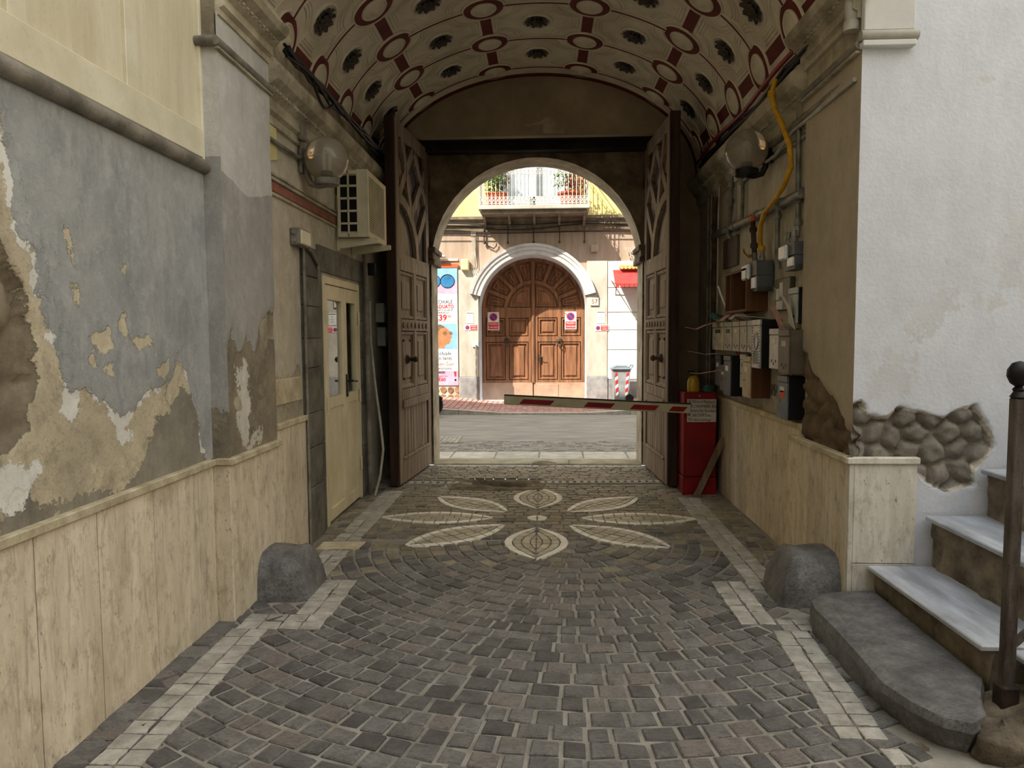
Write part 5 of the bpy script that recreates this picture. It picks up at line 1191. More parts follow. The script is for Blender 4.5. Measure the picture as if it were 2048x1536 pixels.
# ------------------------------------------------------------------ globe lamps
def globe_lamp(label, cx, y, z, xw, mt):
    r_ = .158; s = 1 if xw > cx else -1
    t = thing('globe_lamp', label, 'lamp', (xw, y, z - .1), 0, 'glass globe wall lamps')
    m = MB(); N = 14; pr = [(r_ * math.sin(a), -r_ * math.cos(a)) for a in [.42 + (PI - .42) * i / N for i in range(N)]] + [(.002, r_)]
    pi_ = [((r_ - .004) * math.sin(a), -(r_ - .004) * math.cos(a)) for a in [PI - .05 - (PI - .05 - .42) * i / N for i in range(N + 1)]]
    m.lathe(pr, (cx, y, z), 'Z', 32); m.lathe([(p[0], p[1]) for p in pi_], (cx, y, z), 'Z', 32)
    m.build('globe', 'globe', t, recalc=True)
    MB().lathe([(.085, -.185), (.09, -.17), (.088, -.142), (.07, -.138)], (cx, y, z), 'Z', 24).build('gallery', mt, t)
    MB().lathe([(.03, -.14), (.034, -.10), (.032, -.065), (.02, -.06)], (cx, y, z), 'Z', 16).build('lamp_holder', 'black_plastic', t)
    MB().tube([(cx - .012, y, z - .06), (cx - .014, y, z + .02), (cx, y, z + .035), (cx + .014, y, z + .02), (cx + .012, y, z - .06)], .009, 8).build('bulb', 'bulb', t)
    d = abs(xw - cx)
    P = [(xw - s * .02, y, z + .02), (xw - s * .05, y, z - .04), (xw - s * .055, y, z - .12), (xw - s * .08, y, z - .175), (cx + s * .06, y, z - .19), (cx, y, z - .18)]
    MB().tube(P, .022, 10).build('arm', mt, t)
    MB().box(xw - s * .03, y - .04, z - .10, xw, y + .04, z + .08, .01).build('wall_plate', mt, t)
globe_lamp('smoked glass globe lamp on a grey arm beside the air conditioner', -1.56, 5.15, 2.83, -1.757, 'pipe_grey')
globe_lamp('smoked glass globe lamp on a black arm above the gas pipes', 1.54, 5.56, 2.94, 1.738, 'black_plastic')
t = thing('junction_box', 'grey cable box with two round knockouts above the stone jamb', 'junction box', (-1.757, 4.93, 2.2))
MB().box(-1.757, 4.90, 2.19, -1.685, 5.14, 2.31, .008).build('box', 'pipe_grey', t); MB().box(-1.757, 4.92, 2.20, -1.678, 5.12, 2.30, .006).build('lid', 'cream_frame', t)
for z in (2.225, 2.275): MB().lathe([(.018, 4.899), (.016, 4.892), (.008, 4.89)], (-1.722, 0, z), 'Y', 12).build('knockout', 'pipe_grey', t)
tag(MB().tube([(-1.72, 5.14, 2.20), (-1.715, 5.24, 2.18), (-1.72, 5.40, 2.10), (-1.73, 5.44, 1.98)], .014, 8).build('conduit', 'pipe_grey'), 'short grey conduit curving down from the knockout box', 'conduit')
tag(MB().tube([(-1.71, 6.95, 1.9), (-1.70, 6.93, 1.5), (-1.66, 6.90, 1.1), (-1.60, 6.85, .7), (-1.57, 6.82, .45), (-1.60, 6.80, .2), (-1.64, 6.74, .012)], .012, 8).build('hanging_cable', 'cable_white'), 'white cable hanging loose between glazed door and gate leaf', 'cable')
m = MB()
for k in range(7):
    m.tube([(-1.62 + .02 * math.sin(k * 2 + i) , 4.55 + i * .24, 3.325 + .035 * abs(math.sin(i * .8 + k * 1.3)) + .006 * k) for i in range(13)], .011, 6)
m.tube([(-1.60, 5.0 + i * .05, 3.33 - .10 * math.sin(PI * i / 10)) for i in range(11)], .011, 6)
tag(m.build('cable_bundle', 'cable_black'), 'bundle of black cables lying along the left cornice', 'cable')
tag(MB().tube([(-1.73, 3.9, 2.80), (-1.735, 5.0, 2.82), (-1.735, 5.3, 2.84)], .014, 8).tube([(-1.735, 5.1, 3.05), (-1.735, 5.12, 2.98), (-1.735, 5.13, 2.9)], .014, 8).box(-1.757, 5.06, 2.95, -1.70, 5.16, 3.08, .01).build('conduit', 'pipe_grey'), 'grey conduit and clip above the left globe lamp', 'conduit')
for k, (y, z) in enumerate(((7.3, 2.6), (7.45, 1.7), (7.5, 1.45))):
    t = thing('meter_box', ['high', 'middle', 'low'][k] + ' pale meter box in the dark behind the left gate leaf', 'meter', (-1.757, y, z), 0, 'meters behind the left gate leaf')
    MB().box(-1.757, y - .08, z, -1.66, y + .08, z + .2, .008).build('casing', 'mb_pale', t); MB().box(-1.662, y - .05, z + .1, -1.655, y + .05, z + .17, .003).build('window', 'acrylic', t)

# ------------------------------------------------------------------ guard stones
def guard(label, s, xw, y, dep, wid, h):
    t = thing('guard_stone', label, 'stone', (xw, y, 0), 0, 'guard stones at the pilaster feet')
    nu, nv = 28, 12; v = []; f = []
    for i in range(nu + 1):
        u = i / nu
        for j in range(nv + 1):
            a = PI * j / nv
            e = 1. if u < .72 else math.sqrt(max(0, 1 - ((u - .72) / .28) ** 2)) * .75 + .25 * (1 - (u - .72) / .28)
            cs, sn = math.cos(a), math.sin(a); sq = lambda c: math.copysign(abs(c) ** .55, c)
            n = .007 * math.sin(5 * u + 2 * a) + .004 * math.sin(11 * u + 4 * a)
            v.append((xw + s * (dep * u * (1 - .05 * sn)), y + sq(cs) * (wid / 2 + n) * (.86 + .14 * e), max(0, abs(sn) ** .6 * (h * (.8 + .2 * e) + n) * (.25 + .75 * e))))
    f = [(i * (nv + 1) + j, (i + 1) * (nv + 1) + j, (i + 1) * (nv + 1) + j + 1, i * (nv + 1) + j + 1) for i in range(nu) for j in range(nv)]
    f.append(tuple(nu * (nv + 1) + j for j in range(nv + 1)))
    MB().add(v, f, .6, True).build('boulder', 'lava', t, sharp=60)
guard('dark worn guard stone at the foot of the left pilaster', 1, -1.69, 4.20, .31, .40, .275)
guard('dark worn guard stone at the foot of the right pilaster beside the steps', -1, 1.675, 4.18, .34, .40, .30)

# ------------------------------------------------------------------ steps on the right
st = thing('stone_staircase', 'worn marble staircase rising to the right of the white wall', 'stairs', (1.8, 3.4, 0))
m = MB()
def curb(zz, rad): return zz
# lava bottom step: rounded outline
P = [(1.66, 3.92), (1.50, 3.86), (1.42, 3.78), (1.39, 3.66), (1.385, 3.4), (1.38, 3.1), (1.365, 2.85), (1.40, 2.70), (1.47, 2.60), (1.55, 2.55), (1.63, 2.60), (1.70, 2.75), (1.80, 2.90), (1.81, 3.92)]
v = []; n = len(P); cx, cy = 1.65, 3.2
for z, k in ((.0, .0), (.10, .0), (.135, .012), (.142, .05)):
    for i, (x, y) in enumerate(P):
        d = math.hypot(x - cx, y - cy); under = .05 if (z < .1 and y < 2.9) else 0
        v.append((x + (cx - x) / d * (k + under), y + (cy - y) / d * (k + under), z + .005 * math.sin(i * 2.1)))
m.add(v, [(a * n + i, a * n + (i + 1) % n, (a + 1) * n + (i + 1) % n, (a + 1) * n + i) for a in range(3) for i in range(n)] + [tuple(range(3 * n, 4 * n))], .5)
m.build('bottom_step', 'lava', st)
SX = [(1.80, .25), (2.10, .53), (2.385, .79), (2.67, 1.05), (2.95, 1.31)]; yN, yF = 2.90, 3.925
for i, (x, z) in enumerate(SX):
    zb_ = .0 if i == 0 else SX[i - 1][1] + .02
    o = gridwall('riser', lin(yN, yF, .03), lin(zb_, z, .03), lambda U, V, D, x=x: (x + .015 - D, U, V), 'riser', None, lambda U, V, i=i: .03 * vnoise(U, V, 11, i + 3, 4) - .012, None); o.parent = st
    o.data.transform(Matrix.Translation(-Vector(OFF[st.name])))
    x1 = SX[i + 1][0] + .03 if i < 4 else 4.5
    MB().box(x - .018, yN if i else 2.905, z, x1, yF, z + .025, .005, rnd.random()).build('marble_tread', 'marble_tread', st)
    MB().box(x + .03, yN + .02, 0, x1 + .02, yF, z).build('step_core', 'riser', st)
MB().box(1.885, 2.60, .243, 2.6, 2.89, .268, .005).build('marble_tread', 'marble_tread', st)
o = gridwall('side_rubble', lin(1.80, 4.4, .05), lin(0, .245, .03), lambda U, V, D: (U, 2.68 - .10 * V - D, V), 'rubble', None, lambda U, V: .05 * vnoise(U, V, 7, 12, 4) + .02, st); o.data.transform(Matrix.Translation(-Vector(OFF[st.name])))
o = gridwall('side_rubble', lin(2.1, 4.4, .06), lin(.26, 1.3, .04), lambda U, V, D: (U, 2.9 - D, np.minimum(V, .25 + (U - 1.8) * .93)), 'riser', None, lambda U, V: .03 * vnoise(U, V, 7, 15, 4), st); o.data.transform(Matrix.Translation(-Vector(OFF[st.name])))
o = gridwall('earth_heap', lin(1.40, 2.7, .03), lin(2.25, 2.9, .03), lambda U, V, D: (U, V, D), 'earth', None, lambda U, V: np.maximum(-.01, (.13 * smooth01(U, 1.5, 2.0) * smooth01(V, 2.3, 2.72) + .03 * vnoise(U, V, 8, 21, 4)) * smooth01(np.minimum(U - 1.40, V - 2.25), 0, .15)), st); o.data.transform(Matrix.Translation(-Vector(OFF[st.name])))
v = []; f = []; 
for i in range(9):
    for j in range(14):
        a, b = PI * i / 8, 2 * PI * j / 14; n_ = 1 + .14 * math.sin(3 * b + 2 * a) + .1 * math.sin(5 * a - b)
        v.append((1.66 + .10 * n_ * math.sin(a) * math.cos(b), 2.57 + .085 * n_ * math.sin(a) * math.sin(b), .055 + .085 * n_ * math.cos(a)))
f = [(i * 14 + j, i * 14 + (j + 1) % 14, (i + 1) * 14 + (j + 1) % 14, (i + 1) * 14 + j) for i in range(8) for j in range(14)]
tag(MB().add(v, f, .5, True).build('field_stone', 'rubble', sharp=80), 'rounded loose stone wedged under the end of the bottom step', 'stone')
# iron post with ball
ip = thing('stair_post', 'rusty square iron railing post with a ball finial on the steps', 'railing', (1.83, 2.72, .0))
px_, py_ = 1.82, 2.80
MB().box(px_ - .022, py_ - .022, .10, px_ + .022, py_ + .022, 1.30, .004).build('shaft', 'post_iron', ip)
MB().box(px_ - .035, py_ - .035, .03, px_ + .035, py_ + .035, .17, .008).build('foot', 'rusty_iron', ip)
MB().lathe([(.024, 1.30), (.03, 1.305), (.018, 1.325), (.022, 1.335), (.013, 1.345), (.03, 1.358), (.042, 1.385), (.040, 1.41), (.025, 1.435), (.004, 1.443)], (px_, py_, 0), 'Z', 20).build('ball_finial', 'black_plastic', ip)
MB().tube([(px_ + .02, py_, .33), (px_ + .7, py_, .98), (px_ + 1.6, py_, 1.8)], .016, 8).build('lower_rail', 'post_iron', ip)

# ------------------------------------------------------------------ barrier
br = thing('barrier', 'red parking barrier cabinet with striped boom across the gateway', 'barrier', (1.5, 7.0, 0))
cab = MB().box(1.345, 6.86, .18, 1.655, 7.17, 1.0, .01).build('cabinet', 'barrier_red', br)
MB().box(1.34, 6.855, .0, 1.66, 7.175, .177, .006).build('cabinet_base', 'barrier_red', br)
MB().lathe([(.008, 6.853), (.008, 6.86)], (1.49, 0, .965), 'Y', 10).build('lock', 'steel', cab)
a, b = Vector((1.40, 6.83, .845)), Vector((-.385, 6.83, .935)); L = (b - a).length; ang = math.atan2(b.z - a.z, b.x - a.x)
Mx = Matrix.Translation(a) @ Matrix.Rotation(-ang, 4, 'Y')
bm_ = MB().box(0, -.022, -.044, L, .022, .044, .006).xf(Mx).build('boom', 'barrier_white', br)
for u0, u1 in ((.03, .21), (.30, .58), (.72, 1.02), (1.30, 1.64)):
    MB().add([(u0, -.0235, -.018), (u1 - .04, -.0235, -.018), (u1, -.0235, .030), (u0 + .04, -.0235, .030), (u0, -.0215, -.018), (u1 - .04, -.0215, -.018), (u1, -.0215, .030), (u0 + .04, -.0215, .030)], [(0, 1, 2, 3), (7, 6, 5, 4), (0, 4, 5, 1), (1, 5, 6, 2), (2, 6, 7, 3), (3, 7, 4, 0)]).xf(Mx).build('red_stripe', 'barrier_red', bm_)
MB().box(0, -.024, -.052, L, .024, -.044).xf(Mx).build('rubber_edge', 'rubber', bm_)
MB().lathe([(.06, 1.0), (.062, 1.06), (.06, 1.10), (.045, 1.14), (.02, 1.155)], (1.46, 7.0, 0), 'Z', 20).build('beacon', 'beacon', br)
MB().lathe([(.012, 1.15), (.012, 1.19)], (1.45, 7.0, 0), 'Z', 8).box(1.40, 6.98, 1.185, 1.47, 7.02, 1.20, .004).build('beacon_bracket', 'black_plastic', br)
sg_ = thing('handwritten_sign', 'paper sheet with handwritten notice stuck on the red cabinet', 'sign', (1.37, 6.85, .72))
MB().box(1.374, 6.852, .715, 1.650, 6.858, .935).build('sheet', 'paper', sg_)
for i, (ln, sz) in enumerate((('SE NSou al Numero', .043), ('DA CHIAMARE 423A', .045), ('Suonare Per Rivedere', .042), ('N. 366 5399 Enzo', .042), ('Tel. casa e bottega', .040))): text(ln, sz, (1.382, 6.8505, .912 - i * .043), 'ink', sg_, align='LEFT', sx=.72, rot=(PI / 2, .02, 0))
pk = MB().box(-.03, -.012, 0, .03, .012, .62, .003).xf(Matrix.Translation((1.46, 6.80, 0.005)) @ Matrix.Rotation(.42, 4, 'Y')).build('leaning_plank', 'wood_old')
tag(pk, 'short wooden plank leaning between barrier cabinet and marble wall', 'plank')
tag(MB().lathe([(.05, 1.0), (.055, 1.03), (.03, 1.06)], (1.60, 6.97, .002), 'Z', 14).build('rag', 'paper_teal'), 'crumpled teal rag lying on top of the barrier cabinet', 'rag')

# ------------------------------------------------------------------ mailboxes on the right wall (facing -x)
XW = 1.738
def mailbox(label, y0, y1, z0, z1, xf, front, side, plate=None, dots=True, ornate=False, wood=False):
    t = thing('mailbox', label, 'mailbox', (XW, (y0 + y1) / 2, z0), 0, 'mailboxes on the right wall'); g = .004
    MB().box(xf + .012, y0 + g, z0, XW, y1 - g, z1, .004).build('case', side, t)
    fd = MB().box(xf, y0 + g, z0, xf + .012, y1 - g, z1 - .045, .003).build('front_door', front, t)
    MB().box(xf - .003, y0 + g, z1 - .042, xf + .012, y1 - g, z1, .003).build('slot_flap', front, t)
    w = y1 - y0; yc = (y0 + y1) / 2; h = z1 - z0
    if plate: MB().box(xf - .004, yc - w * .2, z0 + h * .62, xf, yc + w * .2, z0 + h * .75, .001).build('name_plate', plate, fd)
    if dots:
        for dy, dz in ((-.2, .2), (.2, .2), (0, .13)): MB().lathe([(.010, xf - .002), (.010, xf + .001)], (0, yc + dy * w, z0 + dz * h), 'X', 8).build('spy_hole', 'mb_black', fd)
    else: MB().lathe([(.009, xf - .005), (.009, xf + .001)], (0, y0 + w * .75, z0 + h * .42), 'X', 10).build('lock', 'steel', fd)
    if ornate:
        m = MB()
        for i in range(14): m.lathe([(.006, xf - .008), (.004, xf)], (0, y0 + .015, z0 + .02 + i * (h - .08) / 13), 'X', 6).lathe([(.006, xf - .008), (.004, xf)], (0, y1 - .015, z0 + .02 + i * (h - .08) / 13), 'X', 6)
        m.tube([(xf - .004, yc + .05 * math.sin(a), z0 + h * .55 + .06 * math.cos(a)) for a in [i * PI / 6 for i in range(12)]], .005, 5, closed=True)
        for dy in (-.05, 0, .05): m.tube([(xf - .003, yc + dy, z0 + .03), (xf - .003, yc + dy * .8, z0 + h * .36)], .005, 5)
        m.build('relief', front, fd)
    return t
mailbox('pale glossy mailbox at the far end of the upper row', 6.42, 6.84, 1.41, 1.66, 1.60, 'mb_gold', 'mb_grey', 'mb_black', False)
mailbox('grey mailbox second from the far end with a black name slot', 6.13, 6.41, 1.41, 1.66, 1.60, 'mb_grey', 'mb_grey', 'mb_black')
mailbox('grey mailbox with a yellow name plate in the upper row', 5.90, 6.12, 1.41, 1.66, 1.60, 'mb_grey', 'mb_grey', 'ivory_box')
mailbox('grey mailbox with a peeling paper label in the upper row', 5.69, 5.89, 1.41, 1.66, 1.60, 'mb_grey', 'mb_grey', 'paper')
mailbox('light grey mailbox next to the ornate one in the upper row', 5.49, 5.68, 1.41, 1.66, 1.60, 'mb_pale', 'mb_grey', None)
mailbox('ornate embossed mailbox with black sides in the middle', 5.27, 5.48, 1.30, 1.66, 1.58, 'mb_silver', 'mb_black', 'paper', False, True)
mailbox('shiny silver mailbox with a white name plate', 4.925, 5.13, 1.31, 1.59, 1.60, 'mb_silver', 'mb_grey', 'paper_white')
mailbox('brown mailbox right of the shiny silver one', 4.715, 4.92, 1.29, 1.58, 1.60, 'mb_brown', 'mb_brown', 'paper')
mailbox('narrow pale mailbox half hidden by the pilaster', 4.76, 4.93, 1.62, 1.86, 1.66, 'mb_pale', 'mb_black', None)
mailbox('dark green mailbox lowest at the far end by the conduits', 6.60, 6.80, 1.08, 1.36, 1.62, 'mb_green', 'mb_black', 'paper', False)
mailbox('small brown mailbox with a bent leaflet in its slot', 6.32, 6.53, 1.05, 1.28, 1.60, 'mb_brown', 'mb_black', 'paper_white', False)
mailbox('dark slate mailbox with black side in the lower row', 6.04, 6.28, 1.03, 1.37, 1.57, 'mb_slate', 'mb_black', 'paper_white', False)
mailbox('pale mailbox under the grey ones in the lower row', 5.735, 5.91, 1.12, 1.39, 1.61, 'mb_pale', 'mb_grey', 'mb_slate', False)
mailbox('beige mailbox with wooden side in the lower row', 5.51, 5.73, 1.06, 1.38, 1.58, 'mb_beige', 'plywood', 'paper_white', False)
mb = mailbox('blue-grey mailbox standing on the marble cap nearest the pilaster', 4.79, 5.0, .975, 1.27, 1.62, 'mb_blue', 'mb_black', 'paper_white', False)
MB().box(1.616, 4.85, 1.12, 1.621, 4.93, 1.17, .001).build('orange_sticker', 'orange', mb)
# leaflets pushed into and lying on the boxes
def sheet(label, pts, wv, mt):
    m = MB(); v = []; w = Vector(wv)
    for p in pts: v += [Vector(p), Vector(p) + w]
    n = len(pts); N = Vector((0, 0, 0))
    d = (Vector(pts[1]) - Vector(pts[0])).cross(w).normalized() * .0025
    v2 = v + [q + d for q in v]
    f = [(2 * i, 2 * i + 1, 2 * i + 3, 2 * i + 2) for i in range(n - 1)] + [(2 * n + 2 * i, 2 * n + 2 * i + 2, 2 * n + 2 * i + 3, 2 * n + 2 * i + 1) for i in range(n - 1)]
    f += [(2 * i, 2 * i + 2, 2 * n + 2 * i + 2, 2 * n + 2 * i) for i in range(n - 1)] + [(2 * i + 1, 2 * n + 2 * i + 1, 2 * n + 2 * i + 3, 2 * i + 3) for i in range(n - 1)]
    f += [(0, 2 * n, 2 * n + 1, 1), (2 * n - 2, 2 * n - 1, 4 * n - 1, 4 * n - 2)]
    return tag(m.add(v2, f).build('leaflet', mt), label, 'leaflet', 'leaflets stuck in the mailboxes')
sheet('pink leaflet leaning on top of the shiny silver mailbox', [(1.66, 5.0, 1.59), (1.64, 5.03, 1.68), (1.62, 5.08, 1.75)], (0, .10, .0), 'paper_pink')
sheet('pale folded leaflet drooping over the brown mailbox', [(1.66, 4.78, 1.58), (1.64, 4.82, 1.72), (1.63, 4.92, 1.80), (1.63, 5.08, 1.86)], (0, .09, .03), 'paper')
sheet('pink leaflet above the blue-grey mailbox', [(1.66, 4.84, 1.27), (1.64, 4.90, 1.36), (1.63, 4.96, 1.43)], (0, .09, .02), 'paper_pink')
sheet('curled pink leaflet jutting from the far end of the upper row', [(1.60, 6.7, 1.67), (1.50, 6.75, 1.64), (1.42, 6.80, 1.60), (1.34, 6.85, 1.62)], (0, -.14, .0), 'paper_pink')
sheet('teal flyer lying on the farthest mailbox', [(1.70, 6.5, 1.665), (1.58, 6.5, 1.70), (1.54, 6.5, 1.68)], (0, .26, .06), 'paper_teal')
sheet('dark pink flyer flopped over the second mailbox', [(1.72, 6.15, 1.67), (1.60, 6.17, 1.73), (1.54, 6.2, 1.67)], (0, .16, .0), 'paper_pink')
sheet('grey-pink flyer flopped over the yellow plated mailbox', [(1.72, 5.92, 1.665), (1.62, 5.93, 1.74), (1.55, 5.95, 1.68)], (0, .12, .0), 'paper')
sheet('pale leaflet lying across the light grey mailbox', [(1.72, 5.50, 1.67), (1.60, 5.55, 1.69), (1.52, 5.6, 1.70)], (0, .2, .0), 'paper')
sheet('pink leaflet sticking up from the beige mailbox', [(1.66, 5.55, 1.385), (1.62, 5.58, 1.44), (1.60, 5.62, 1.49)], (0, .09, .0), 'paper_pink')
sheet('red-brown leaflet standing on the dark slate mailbox', [(1.68, 6.1, 1.375), (1.64, 6.11, 1.43), (1.64, 6.12, 1.48)], (0, .14, 0), 'terracotta')
sheet('thin bent leaflet projecting from the small brown mailbox', [(1.60, 6.42, 1.24), (1.52, 6.46, 1.22), (1.42, 6.5, 1.20), (1.34, 6.52, 1.205)], (0, .06, .0), 'paper_pink')
sheet('grey leaflet jutting below the farthest mailbox', [(1.62, 6.6, 1.38), (1.50, 6.66, 1.37), (1.36, 6.72, 1.40)], (0, .08, .0), 'paper')
sheet('white folded sheet inside the open wooden box', [(1.60, 6.28, 1.76), (1.56, 6.34, 1.9), (1.54, 6.36, 1.98)], (0, .05, 0), 'paper_white')
# open wooden box
wb_ = thing('wooden_box', 'open brown plywood box mounted above the mailboxes', 'box', (1.738, 5.95, 1.73))
for nm, q in (('side_panel', (1.57, 5.62, 1.73, 1.738, 5.64, 2.07)), ('side_panel', (1.57, 6.24, 1.73, 1.738, 6.26, 2.07)), ('top_panel', (1.57, 5.64, 2.05, 1.738, 6.24, 2.07)), ('bottom_panel', (1.57, 5.64, 1.73, 1.738, 6.24, 1.75)), ('back_panel', (1.72, 5.64, 1.75, 1.738, 6.24, 2.05)), ('divider', (1.575, 6.10, 1.75, 1.72, 6.115, 2.05))): MB().box(*q, .002).build(nm, 'plywood', wb_)
# gas meters
def gas_meter(label, y0, y1, z0, z1, x0):
    t = thing('gas_meter', label, 'meter', (1.738, (y0 + y1) / 2, z0), 0, 'gas meters under the yellow hose'); zm = (z0 + z1) / 2
    MB().prism([(y0 + .02, z0), (y1 - .02, z0), (y1, z0 + .03), (y1, zm), (y0, zm), (y0, z0 + .03)], x0 + .01, 1.725, 'X').build('lower_shell', 'meter_grey', t)
    MB().prism([(y0, zm + .003), (y1, zm + .003), (y1, z1 - .02), (y1 - .02, z1), (y0 + .02, z1), (y0, z1 - .02)], x0, 1.725, 'X').build('upper_shell', 'meter_grey', t)
    MB().box(x0 - .03, (y0 + y1) / 2 - .02, zm - .02, x0, y1 - .01, z1 - .01, .012).build('index_window', 'acrylic', t); MB().box(x0 - .008, y0 + .02, z0 + .02, x0 + .01, y0 + .12, zm - .01, .004).build('label_plate', 'acrylic', t)
    for y in (y0 + .07, y1 - .07): MB().lathe([(.024, z1), (.024, z1 + .03), (.018, z1 + .035), (.018, z1 + .08)], (1.66, y, 0), 'Z', 12).build('union', 'galv', t)
gas_meter('dark grey gas meter with white index hanging over the wooden box', 5.46, 5.78, 1.88, 2.11, 1.60)
gas_meter('gas meter partly hidden behind the right pilaster', 4.77, 5.02, 1.98, 2.16, 1.64)
t = thing('electric_box', 'flat grey electric box with white labels beside the gas meter', 'electrical box', (1.738, 5.15, 1.74))
MB().box(1.70, 5.02, 1.72, 1.738, 5.34, 1.95, .006).build('casing', 'mb_green', t)
for a in ((5.24, 5.31, 1.80, 1.88), (5.16, 5.23, 1.82, 1.92), (5.16, 5.30, 1.73, 1.79)): MB().box(1.697, a[0], a[2], 1.70, a[1], a[3]).build('label', 'paper_white', t)
tag(MB().box(1.715, 6.45, 2.17, 1.738, 6.95, 2.44, .004).build('notice_plate', 'mb_brown'), 'brown notice plate on the wall left of the gas meter', 'plate')
# pipes
def pipe(label, pts, r_, mt='galv', cat='pipe', clips=(), name='wall_pipe'):
    t = thing(name, label, cat, pts[0], 0, 'gas and water pipes on the right wall')
    MB().tube(pts, r_, 10).build('tube', mt, t)
    for c in clips: MB().lathe([(r_ + .008, -.02), (r_ + .012, 0), (r_ + .008, .02)], c[:3], c[3], 12).build('coupling', mt, t)
pipe('thick grey main pipe running level along the right wall', [(1.69, 4.78, 2.47), (1.69, 6.0, 2.49), (1.69, 7.2, 2.53)], .034, 'galv', clips=((1.69, 5.2, 2.475, 'Y'), (1.69, 5.75, 2.485, 'Y'), (1.69, 6.4, 2.5, 'Y')))
pipe('rusty pipe dropping from the main to the gas meter', [(1.66, 5.80, 2.49), (1.66, 5.78, 2.40), (1.66, 5.73, 2.2), (1.66, 5.72, 2.12)], .02, 'rusty_iron', clips=((1.66, 5.74, 2.25, 'Z'), (1.66, 5.775, 2.38, 'Z')))
pipe('grey pipe dropping from the main right of the yellow hose', [(1.69, 5.28, 2.45), (1.69, 5.28, 2.28), (1.69, 5.27, 2.12), (1.70, 5.27, 2.02)], .02, clips=((1.69, 5.28, 2.40, 'Z'),))
pipe('tall vertical pipe beside the right pilaster', [(1.71, 4.94, 3.3), (1.71, 4.93, 2.6), (1.71, 4.92, 2.3), (1.70, 4.90, 2.2)], .018, clips=((1.71, 4.92, 2.45, 'Z'), (1.71, 4.92, 2.3, 'Z')))
pipe('grey vertical pipe under the right globe lamp', [(1.71, 6.28, 2.95), (1.71, 6.28, 2.6), (1.70, 6.27, 2.52)], .016)
pipe('hooked pipe left of the right globe lamp', [(1.70, 6.62, 3.0), (1.70, 6.62, 2.70), (1.68, 6.60, 2.55), (1.66, 6.52, 2.44), (1.67, 6.45, 2.40)], .02, clips=((1.70, 6.62, 2.76, 'Z'), (1.70, 6.62, 2.9, 'Z')))
pipe('dark downpipe at the far end of the right wall', [(1.70, 7.2, 2.9), (1.70, 7.2, 2.0), (1.70, 7.2, 1.0)], .03, 'rusty_iron', clips=((1.70, 7.2, 2.5, 'Z'), (1.70, 7.2, 2.62, 'Z')))
pipe('outer dark conduit climbing to the vault by the gate', [(1.66, 7.45, 3.5), (1.68, 7.4, 3.2), (1.70, 7.36, 3.0), (1.70, 7.36, .9)], .014, 'pipe_grey'); pipe('inner dark conduit climbing to the vault by the gate', [(1.66, 7.6, 3.5), (1.69, 7.55, 3.2), (1.70, 7.5, 3.0), (1.70, 7.5, .9)], .014, 'pipe_grey')
pipe('thin bent conduit from lamp to downpipe', [(1.72, 6.1, 3.02), (1.72, 6.8, 3.03), (1.70, 7.05, 2.98), (1.70, 7.08, 2.7), (1.70, 7.08, 1.3)], .010, 'cable_white')
pipe('yellow gas hose looping from the cornice to the meter', [(1.60, 5.10, 3.30), (1.57, 5.08, 3.20), (1.585, 5.05, 3.08), (1.62, 4.98, 2.95), (1.64, 4.90, 2.80), (1.645, 4.88, 2.66), (1.63, 4.98, 2.55), (1.62, 5.15, 2.485), (1.62, 5.35, 2.445), (1.63, 5.48, 2.37), (1.645, 5.54, 2.26), (1.66, 5.54, 2.18)], .018, 'hose_yellow', 'hose', ((1.66, 5.54, 2.2, 'Z'), (1.572, 5.08, 3.2, 'Z')), 'gas_hose')
MB_ = MB().lathe([(.022, -.012), (.022, .012)], (1.63, 5.70, 2.455), 'X', 12); tag(MB_.build('gas_valve', 'orange'), 'round orange valve knob on the main pipe', 'valve')
t = thing('gas_tap', 'brass lever tap above the gas meter', 'valve', (1.64, 5.74, 2.17)); MB().box(1.62, 5.73, 2.155, 1.65, 5.75, 2.18, .003).build('body', 'brass', t); MB().tube([(1.62, 5.74, 2.16), (1.60, 5.80, 2.20), (1.60, 5.82, 2.23)], .007, 6).build('lever', 'brass', t)
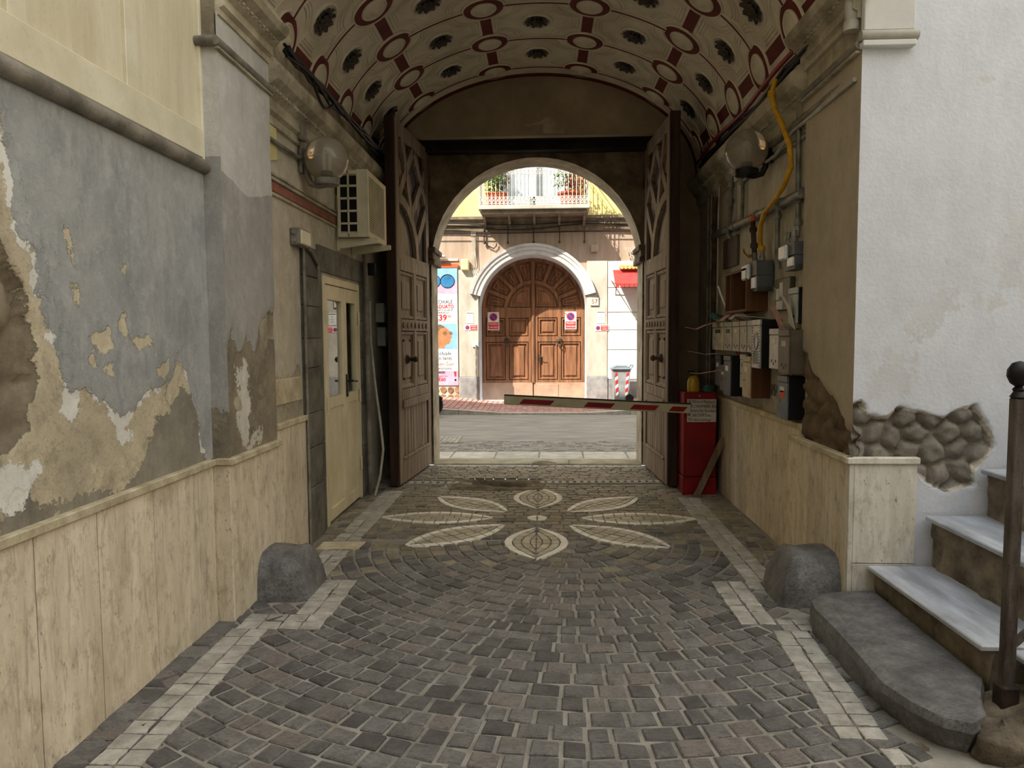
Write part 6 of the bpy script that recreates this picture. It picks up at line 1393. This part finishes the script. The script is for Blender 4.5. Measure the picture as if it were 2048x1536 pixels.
# cables along the right cornice
for k, (lab, mt, r_, dz, dx) in enumerate((('fat red cable lying along the top of the right cornice', 'barrier_red', .016, .04, 0), ('black cable bundle lying along the right cornice', 'cable_black', .022, .0, .05), ('grey pipe under the right cornice', 'pipe_grey', .018, -.36, .09), ('second grey pipe lower under the right cornice', 'galv', .020, -.46, .115), ('thin white conduit sagging under the right cornice', 'cable_white', .012, -.40, .07))):
    P = [(1.615 + dx + .012 * math.sin(i * 1.3 + k), 4.0 + i * .34, 3.325 + dz + .012 * math.sin(i * .9 + k) - (.10 * math.sin(PI * max(0, i - 3) / 3) if k == 4 and 3 <= i <= 6 else 0)) for i in range(12 if k < 2 else 8)]
    m = MB().tube(P, r_, 8)
    if k == 1:
        for q in range(3): m.tube([(p[0] - .03 * math.sin(q * 2 + i), p[1], p[2] + .02 + .02 * math.cos(i * 1.7 + q)) for i, p in enumerate(P)], .012, 6)
    tag(m.build('cornice_cable', mt), lab, 'cable')
t = thing('pipe_elbow', 'pale plastic pipe end hanging under the right capital', 'pipe', (1.66, 4.0, 3.2)); MB().tube([(1.655, 4.02, 3.42), (1.655, 4.01, 3.2)], .035, 12).build('tube', 'cable_white', t); MB().lathe([(.04, 3.17), (.042, 3.2), (.04, 3.22)], (1.655, 4.01, 0), 'Z', 14).build('collar', 'cable_white', t)
tag(MB().prism([(4.56, 2.68), (4.70, 2.72), (4.69, 2.92), (4.58, 2.94)], -1.757, -1.75, 'X').build('peeling_patch', 'ivory_box'), 'torn yellowish paper scrap on the wall left of the globe lamp', 'paper')

# ------------------------------------------------------------------ labels of the setting
SL_ = {'floor': 'cobbled carriage passage floor with flower mosaic and pale borders', 'wall_left': 'peeling grey and tan plaster wall at the left', 'ceiling': 'coffered barrel vault with rosettes and red rings', 'road': 'grey asphalt street beyond the gate', 'pavement': 'red brick pavement across the street'}
for o in list(COL.objects):
    if o.parent is None and o.get('kind') == 'structure':
        o['label'] = SL_.get(o.name, o.name.replace('_', ' ') + ' of the carriage passage'); o['category'] = {'wall': 'wall', 'trim': 'trim', 'ceiling': 'ceiling', 'floor': 'floor'}.get(o.name.split('_')[0], o.name.split('_')[0])
